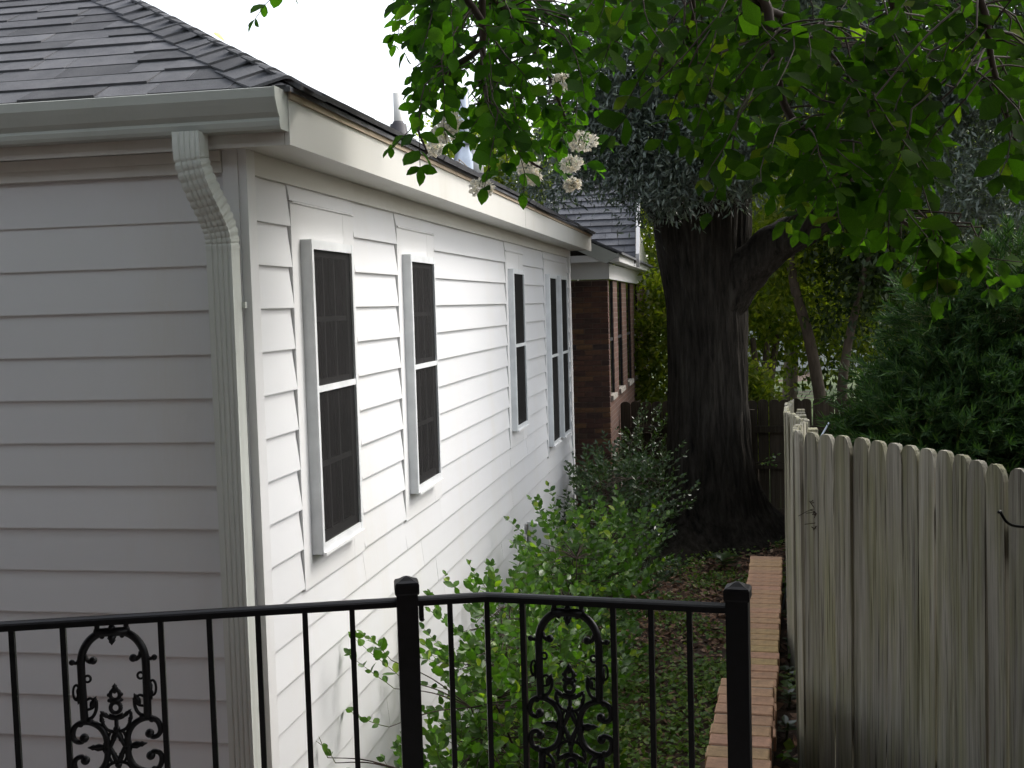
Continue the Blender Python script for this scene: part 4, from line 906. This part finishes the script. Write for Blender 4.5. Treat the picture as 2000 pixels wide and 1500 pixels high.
shrub('privet_shrub', 'large glossy green privet shrub right behind the iron railing', (-1.05,6.0,-3.05),
      [((-1.12,5.8,-2.4),(.36,.6,.6)), ((-1.08,6.6,-2.35),(.36,.6,.55)), ((-1.3,6.5,-2.0),(.28,.6,.42)), ((-1.05,6.2,-2.8),(.42,.8,.25)), ((-1.4,5.6,-2.5),(.22,.4,.4))], 430, .066, .27, 6, M['lf_shrub'], T_OVAL, 31, True,
      extra=[(px3(765,1290,5.3),(-.5,-.2,.8)),(px3(770,1345,5.3),(-.9,-.1,.4)),(px3(790,1330,5.4),(-.6,0,.6)),(px3(760,1420,5.3),(-.8,0,.2))])
shrub('privet_sprout', 'small privet sprout against the white siding by the railing', (-1.45,4.95,-3.05), [((-1.42,4.98,-2.35),(.10,.12,.40))], 22, .055, .25, 5, M['lf_shrub'], T_OVAL, 37, False,
      extra=[(px3(640,1480,5.0),(-.3,0,.9)),(px3(655,1490,5.0),(-.2,0,.8))])
shrub('privet_shrub', 'bright privet shrub with yellow-green tips beside the white utility cover', (-1.15,8.7,-3.05),
      [((-1.25,8.5,-2.55),(.36,.8,.48)), ((-1.12,9.4,-2.5),(.36,.8,.48)), ((-1.3,9.2,-2.15),(.28,.7,.38)), ((-1.1,8.4,-2.8),(.35,.7,.22)), ((-1.1,10.5,-2.4),(.4,.8,.48))], 420, .068, .28, 6, M['lf_shrub'], T_OVAL, 41, True,
      extra=[(px3(1075,1100,8.3),(-.7,-.1,.6)),(px3(1060,1080,8.3),(-.8,0,.5)),(px3(1040,1110,8.2),(-.8,0,.6)),(px3(1250,1020,10.2),(.8,0,.7)),(px3(1265,1030,10.2),(.9,0,.4)),(px3(1090,1010,10.2),(-.3,0,.9)),(px3(1080,1040,10),(-.6,0,.8))])
shrub('holly_shrub', 'dark green shrub at the far corner of the white house', (-1.3,12.8,-3.05),
      [((-1.3,12.5,-2.4),(.48,.9,.65)), ((-1.0,13.2,-2.2),(.40,.7,.45)), ((-1.35,13.4,-2.2),(.4,.7,.5)), ((-1.05,11.9,-2.7),(.4,.7,.35))], 420, .07, .30, 6, M['lf_shrub_dark'], T_SMALL, 43)
shrub('camellia_shrub', 'pale-tipped leafy shrub between the oak and the brick house', (-1.15,15.4,-3.05), [((-1.05,15.3,-2.2),(.4,.4,.75))], 130, .06, .25, 6, M['lf_shrub_dark'], T_SMALL, 47)

# ---------------- feathery evergreens past the picket fence
def evergreen(label, base, ells, n, seed, Ln=.075):
    root = empty('evergreen_shrub', base, label, 'shrub', 'evergreen shrubs past the picket fence')
    P, D = cloud(ells, n//34, 1, .02); k = P[:,2] > -1.9; P, D = P[k], D[k]; tips = D+np.array([0,-.25,.25]); pos, ax, nr = [], [], []; pa = []
    for p, d in zip(P, tips):
        d = d+RNG.normal(size=3)*.35; d /= np.linalg.norm(d); l = RNG.uniform(.14,.3); m_ = 34; t = RNG.uniform(0,1,m_)[:,None]; u = unit(np.cross(np.repeat(d[None],m_,0), rnd(m_)))
        pos.append(p+d*l*t+np.array([0,0,-.25])*l*(t**2)); ax.append(d*1.0+u*.75+np.array([0,0,-.15])); nr.append(u+rnd(m_)*.3); pa.append([Vector(p-d*.12), Vector(p), Vector(p+d*l*.5+np.array([0,0,-.06])*l), Vector(p+d*l+np.array([0,0,-.25])*l)])
    pos, ax, nr = map(np.concatenate, (pos, ax, nr)); leaf_stuff('needles', T_NEEDLE, pos, ax, nr, RNG.uniform(.6,1.15,len(pos))*Ln, M['lf_ever'], root, np.full(len(pos), 1.25))
    twigs(pa, .003, .001, M['twig_green'], 'twigs', root)
    b0 = Vector(base)
    for e in ells[:4]:
        c = Vector(e[0]); stem([b0, b0.lerp(c, .5)+Vector((.05,.05,.1)), c], (.04,.015), 'stem', M['bark2'], root)
evergreen('feathery dark green evergreen rising just past the picket fence', (1.45,7.4,-1.85), [((1.2,7.2,-1.05),(.58,.6,.5)), ((1.28,7.5,-.40),(.26,.3,.55)), ((1.62,7.4,-.30),(.26,.3,.60)), ((1.45,7.3,-.8),(.5,.5,.5)), ((1.85,7.4,-.9),(.45,.5,.65)), ((.88,6.9,-1.3),(.33,.4,.32)), ((1.05,7.5,-.75),(.3,.3,.35)), ((1.95,7.5,-.25),(.22,.3,.5))], 150000, 51)
evergreen('taller evergreen in deep shade at the end of the fence', (2.6,7.0,-1.85), [((2.2,6.6,-1.1),(.55,.6,.5)), ((2.7,7.4,-.7),(.7,.6,.7)), ((2.35,7.6,-.2),(.35,.4,.7))], 95000, 52)

# ---------------- background trees
def bg_tree(name, label, trunks, ells, n, mat, Ln, zmin=None, clump=24, sig=.3, rad=.12, grp='trees beyond the board fence', T=T_SMALL):
    b0 = trunks[0][0]; root = empty(name, (b0[0],b0[1],-3.05), label, 'tree', grp)
    for tr_ in trunks: stem(tr_, (rad, rad*.45), 'trunk', M['bark2'], root, 10)
    crown('crown', ells, n, T, Ln, mat, root, clump, sig, .3, zmin)
    return root
def tk(pts, Y): return [tuple(onY(x_, y_, Y)) for x_, y_ in pts]
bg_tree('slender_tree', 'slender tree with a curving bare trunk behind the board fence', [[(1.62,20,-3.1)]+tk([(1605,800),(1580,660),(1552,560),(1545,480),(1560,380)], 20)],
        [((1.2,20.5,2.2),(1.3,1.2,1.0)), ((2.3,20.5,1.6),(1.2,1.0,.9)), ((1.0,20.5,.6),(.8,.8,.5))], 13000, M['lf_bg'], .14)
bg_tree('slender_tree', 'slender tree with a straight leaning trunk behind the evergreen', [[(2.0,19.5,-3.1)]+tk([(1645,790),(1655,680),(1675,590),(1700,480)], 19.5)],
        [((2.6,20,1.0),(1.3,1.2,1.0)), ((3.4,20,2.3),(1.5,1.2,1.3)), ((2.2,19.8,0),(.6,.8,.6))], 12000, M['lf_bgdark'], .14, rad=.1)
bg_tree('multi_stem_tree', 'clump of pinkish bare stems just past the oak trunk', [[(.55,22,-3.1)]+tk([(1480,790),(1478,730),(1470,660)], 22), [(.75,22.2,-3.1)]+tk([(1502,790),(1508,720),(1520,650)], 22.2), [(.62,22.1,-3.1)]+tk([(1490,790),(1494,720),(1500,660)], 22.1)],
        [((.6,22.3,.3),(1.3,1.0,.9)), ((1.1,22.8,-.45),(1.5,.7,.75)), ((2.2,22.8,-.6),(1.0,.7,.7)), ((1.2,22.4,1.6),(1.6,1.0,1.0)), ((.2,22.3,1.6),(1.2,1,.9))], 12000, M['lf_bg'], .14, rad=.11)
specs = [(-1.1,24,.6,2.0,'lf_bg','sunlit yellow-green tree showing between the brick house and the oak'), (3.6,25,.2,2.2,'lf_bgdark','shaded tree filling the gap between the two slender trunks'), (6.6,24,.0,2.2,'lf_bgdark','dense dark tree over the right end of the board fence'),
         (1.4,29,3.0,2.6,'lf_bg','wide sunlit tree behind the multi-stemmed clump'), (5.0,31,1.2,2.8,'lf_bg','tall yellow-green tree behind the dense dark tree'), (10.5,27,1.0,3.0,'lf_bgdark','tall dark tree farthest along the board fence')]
specs += [(5.2,15.8,3.2,1.5,'lf_bgdark','tall tree added at the board fence to shade the oak trunk')]  # extra tree, added to keep the sun off the oak trunk
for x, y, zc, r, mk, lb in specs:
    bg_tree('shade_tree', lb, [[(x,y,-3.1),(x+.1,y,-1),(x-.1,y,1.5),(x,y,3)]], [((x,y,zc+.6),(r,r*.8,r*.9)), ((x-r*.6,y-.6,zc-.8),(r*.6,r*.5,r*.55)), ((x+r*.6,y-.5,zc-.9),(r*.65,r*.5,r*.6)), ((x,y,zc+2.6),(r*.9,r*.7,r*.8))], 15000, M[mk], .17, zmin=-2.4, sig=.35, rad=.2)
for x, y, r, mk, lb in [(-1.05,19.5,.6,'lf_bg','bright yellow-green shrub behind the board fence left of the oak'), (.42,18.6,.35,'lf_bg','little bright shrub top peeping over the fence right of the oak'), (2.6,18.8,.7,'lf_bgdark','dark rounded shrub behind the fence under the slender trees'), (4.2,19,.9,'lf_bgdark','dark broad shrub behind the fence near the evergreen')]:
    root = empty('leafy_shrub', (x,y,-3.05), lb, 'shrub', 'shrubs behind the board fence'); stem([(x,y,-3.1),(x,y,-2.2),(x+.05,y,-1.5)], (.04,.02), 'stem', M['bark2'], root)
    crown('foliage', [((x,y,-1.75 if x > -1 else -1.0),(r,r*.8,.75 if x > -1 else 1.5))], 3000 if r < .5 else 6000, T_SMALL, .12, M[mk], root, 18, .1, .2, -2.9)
bg_tree('shade_tree', 'olive green tree behind the white house roof vents', [[(-5.2,24,-3.1),(-5.1,24,0),(-5.0,24,3)]], [((-5.0,24,3.0),(1.5,1.0,.9)), ((-4.0,24,2.4),(1.1,.9,.8))], 7000, M['lf_bg'], .15, grp=None, sig=.25, rad=.2)
# far wood closing the view
wood_root = tag(link(bpy.data.objects.new('far_wood', leaves_mesh('far_wood', T_SMALL, *(lambda q: (q[0], q[1]*.5+rnd(len(q[0])), rnd(len(q[0])), RNG.uniform(.2,.4,len(q[0]))))(cloud([((-3,42,2),(5,2,4)), ((10.5,42,2.5),(5,2,5.5)), ((18,38,3),(6,3,6)), ((4,44,5.2),(6,2,3.0)), ((26,34,3),(6,3,6))], 45000, 20, .5)), M['lf_bgdark']))), 'far line of shaded woodland behind the houses', 'woodland', kind='stuff')

# lawn past the fences
LX, LY = np.meshgrid(np.linspace(-60, 80, 60), np.concatenate([np.linspace(16.6, 40, 40), np.linspace(44, 160, 20)])); V = np.stack([LX.ravel(), LY.ravel(), gz(LX, LY).ravel()+.03], 1)
I = (np.arange(59)[:,None]*60+np.arange(59)[None]).ravel()
M['grass'] = simple('lawn_grass', (.06,.09,.022), .9, .4, 3, .6)
tag(link(bpy.data.objects.new('lawn', fast_mesh('lawn', V, np.stack([I, I+1, I+61, I+60], 1), M['grass'], True))), kind='structure')

# ---------------- pale house far off, glimpsed under the trees
fh = empty('cottage', (3.4,52,-3.05), 'far white cottage glimpsed past the slender trunks', 'house')
box('wall', .5, 6.5, 50, 56, -3.1, .2, M['trim'], fh)
for x in (1.2,3.0,4.8):
    wi = box('window', x, x+.9, 49.94, 49.99, -1.9, -.5, M['glass'], fh); MB().box(x-.1, x, 49.93, 49.995, -2.0, -.4).box(x+.9, x+1.0, 49.93, 49.995, -2.0, -.4).box(x, x+.9, 49.93, 49.995, -.5, -.4).box(x, x+.9, 49.9, 49.995, -2.0, -1.9).build('window_frame', M['alu'], wi)
MB().prism([(.1,49.6,.2),(6.9,49.6,.2),(6.9,53,2.2),(.1,53,2.2)], (0,0,.1)).build('roof', M['shingle2'], fh)

# ================================================================== GROUND PLANTS AND LITTER
def ground_pts(n, x0, x1, y0, y1, dens):
    x = RNG.uniform(x0, x1, n); y = RNG.uniform(y0, y1, n); k = RNG.uniform(0,1,n) < dens(x, y); return x[k], y[k]
def patch(x, y, s=1.0): return np.array([mnoise.noise(Vector((a*s, b_*s, 3.3))) for a, b_ in zip(x, y)])
x, y = ground_pts(30000, -1.85, 1.4, 4.6, 16.2, lambda x, y: np.where((x > wall_left(np.minimum(y,7.7))-.01) & (x < wall_left(np.minimum(y,7.7))+.21) & (y < 7.72), 0, np.clip(.35+.5*sst(8.5,11,y), 0, 1)))
z = gz(x, y)+RNG.uniform(.004,.03,len(x)); ax = rnd(len(x)); ax[:,2] *= .25; nr = rnd(len(x))*.35; nr[:,2] += 1
leaf_lit = link(bpy.data.objects.new('leaf_litter', leaves_mesh('leaf_litter', T_SMALL, np.stack([x,y,z],1), ax, nr, RNG.uniform(.035,.085,len(x)), M['lf_litter'], RNG.uniform(.7,1.4,len(x))))); tag(leaf_lit, 'brown fallen leaves over the bare ground', 'leaf litter', kind='stuff')
x, y = ground_pts(52000, -1.85, 1.0, 4.6, 16.2, lambda x, y: np.where((x > wall_left(np.minimum(y,7.7))-.01) & (x < wall_left(np.minimum(y,7.7))+.21) & (y < 7.72), 0, 1.0))
dn = np.clip(.75-.75*sst(8.6,10.6,y)+.18, 0, 1)+patch(x, y, 1.6)*.9+.6*np.exp(-((y-15.6)/.5)**2)*(x > .3); dn = np.where((x > wall_left(7.7)) & (y < 8.5), .25+patch(x, y, 2.6)*1.3, dn)
k = RNG.uniform(0,1,len(x)) < dn; x, y = x[k], y[k]; hgt = RNG.uniform(.01,.075,len(x)); z = gz(x, y)+hgt; ax = rnd(len(x)); ax[:,2] = ax[:,2]*.4+.25; nr = rnd(len(x))*.45; nr[:,2] += 1
gc = link(bpy.data.objects.new('ground_cover', leaves_mesh('ground_cover', T_SMALL, np.stack([x,y,z],1), ax, nr, RNG.uniform(.03,.06,len(x)), M['lf_cover'], RNG.uniform(1.1,1.8,len(x))))); tag(gc, 'low green ivy and weeds carpeting the ground', 'ground cover', kind='stuff')
# weeds
def weed(label, c, n, leaf, seed, h=.15, grp=None):
    random.seed(seed); root = empty('weed', c, label, 'weed', grp); P, A, Nn, Ls = [], [], [], []; c = Vector(c)
    for j in range(n):
        a = j*2.4+random.uniform(-.3,.3); d = Vector((math.cos(a), math.sin(a), random.uniform(.2,.6))); P.append(c+Vector((0,0,h*random.uniform(.4,1)))); A.append(d); Nn.append(Vector((0,0,1))-d*.3); Ls.append(leaf*random.uniform(.7,1.1))
    MB().tube([c-Vector((0,0,.02)), c+Vector((.01,0,h))], .005, 6).build('stem', M['twig_green'], root); leaf_objs(T_OVAL, np.array(P), np.array(A), np.array(Nn), np.array(Ls), M['lf_shrub_dark'], root)
q = onY(1410,1060,13.3); weed('broad-leaved weed at the foot of the oak trunk', (q.x,q.y,float(gz(q.x,q.y))), 9, .24, 61, .12)
WL_ = ['leafy weed by the step in the retaining wall', 'weed just past the step in the retaining wall', 'weed sprouting where the picket fence bulges inward', 'weed at the fence foot halfway along the retaining wall', 'weed at the fence foot past the middle of the retaining wall', 'weed near the far end of the retaining wall', 'weed at the very end of the retaining wall']
for i, yy in enumerate((4.9,5.25,5.7,6.15,6.6,7.1,7.5)):
    xx = wall_left(yy)+.235+.01*(i % 2); weed(WL_[i], (xx,yy,float(gz(xx+.05,yy))), 9, .055, 70+i, .07, 'weeds along the fence foot')

# ================================================================== SMALL THINGS
q = [onY(px, py, d) for (px, py), d in zip([(2030,1030),(2000,1029),(1978,1026),(1965,1018),(1957,1006),(1953,999),(1950,1001)], [3.40,3.36,3.33,3.31,3.30,3.30,3.295])]
hk = MB().tube(spline(q, 5), .0042, 8).build('garden_hook', M['iron'], None, True); tag(hk, 'black iron hook curving out from a picket', 'hook')
q0 = onY(1598,992,4.50); vine = MB(); random.seed(9)
for j in range(26):
    a = q0+Vector((random.gauss(0,.006),random.gauss(-.02,.006),random.uniform(-.05,.05))); vine.tube(spline([a, a+Vector((random.gauss(0,.014),-.008,random.gauss(-.012,.02))), a+Vector((random.gauss(-.004,.02),-.012,random.gauss(-.02,.025)))], 3), .0016, 4, False)
vine.tube(spline([q0+Vector((0,-.02,0)), q0+Vector((-.03,-.03,-.002)), q0+Vector((-.075,-.035,-.025))], 5), .0012, 4, False)
dv = vine.build('dead_vine', M['twig'], None); tag(dv, 'dry dark vine tuft caught between pickets', 'vine')
a, b_ = onY(1604,852,7.0), onY(1619,826,7.05); st = MB().tube([Vector((a.x-.25,a.y,-1.9)), a, b_], .006, 6).build('metal_stake', M['galv'], None); tag(st, 'thin leaning metal stake behind the picket fence', 'stake')
c = onY(415,64,5.05); yl = link(bpy.data.objects.new('fallen_leaf', leaves_mesh('fallen_leaf', T_OVAL, np.array([tuple(c)]), np.array([[.5,.6,-.3]]), np.array([[.2,-.7,.7]]), np.array([.07]), leafmat('yellow_leaf', [(0,(.32,.42,.04)),(1,(.4,.5,.06))], .2)))); tag(yl, 'single yellow-green leaf lying on the roof hip', 'leaf')
tw = MB(); c = Vector((-2.0,9.2,on_side(-2.0)+.03)); random.seed(12)
for j in range(7): tw.tube(spline([c+Vector((0,j*.03,0)), c+Vector((-.12-.05*j,.2+.1*j,.10)), c+Vector((-.2-.02*j,.55+.15*j,.13))], 4), .005, 5, False)
tag(tw.build('dead_branch', M['twig_dry'], None), 'dry pale twigs lying on the roof edge', 'branch')

# ------------------------------------------------------------------ lift everything so the lower ground lies near z = 0
for o in COL.objects:
    if o.parent is None and o is not cam: o.location.z += EYE
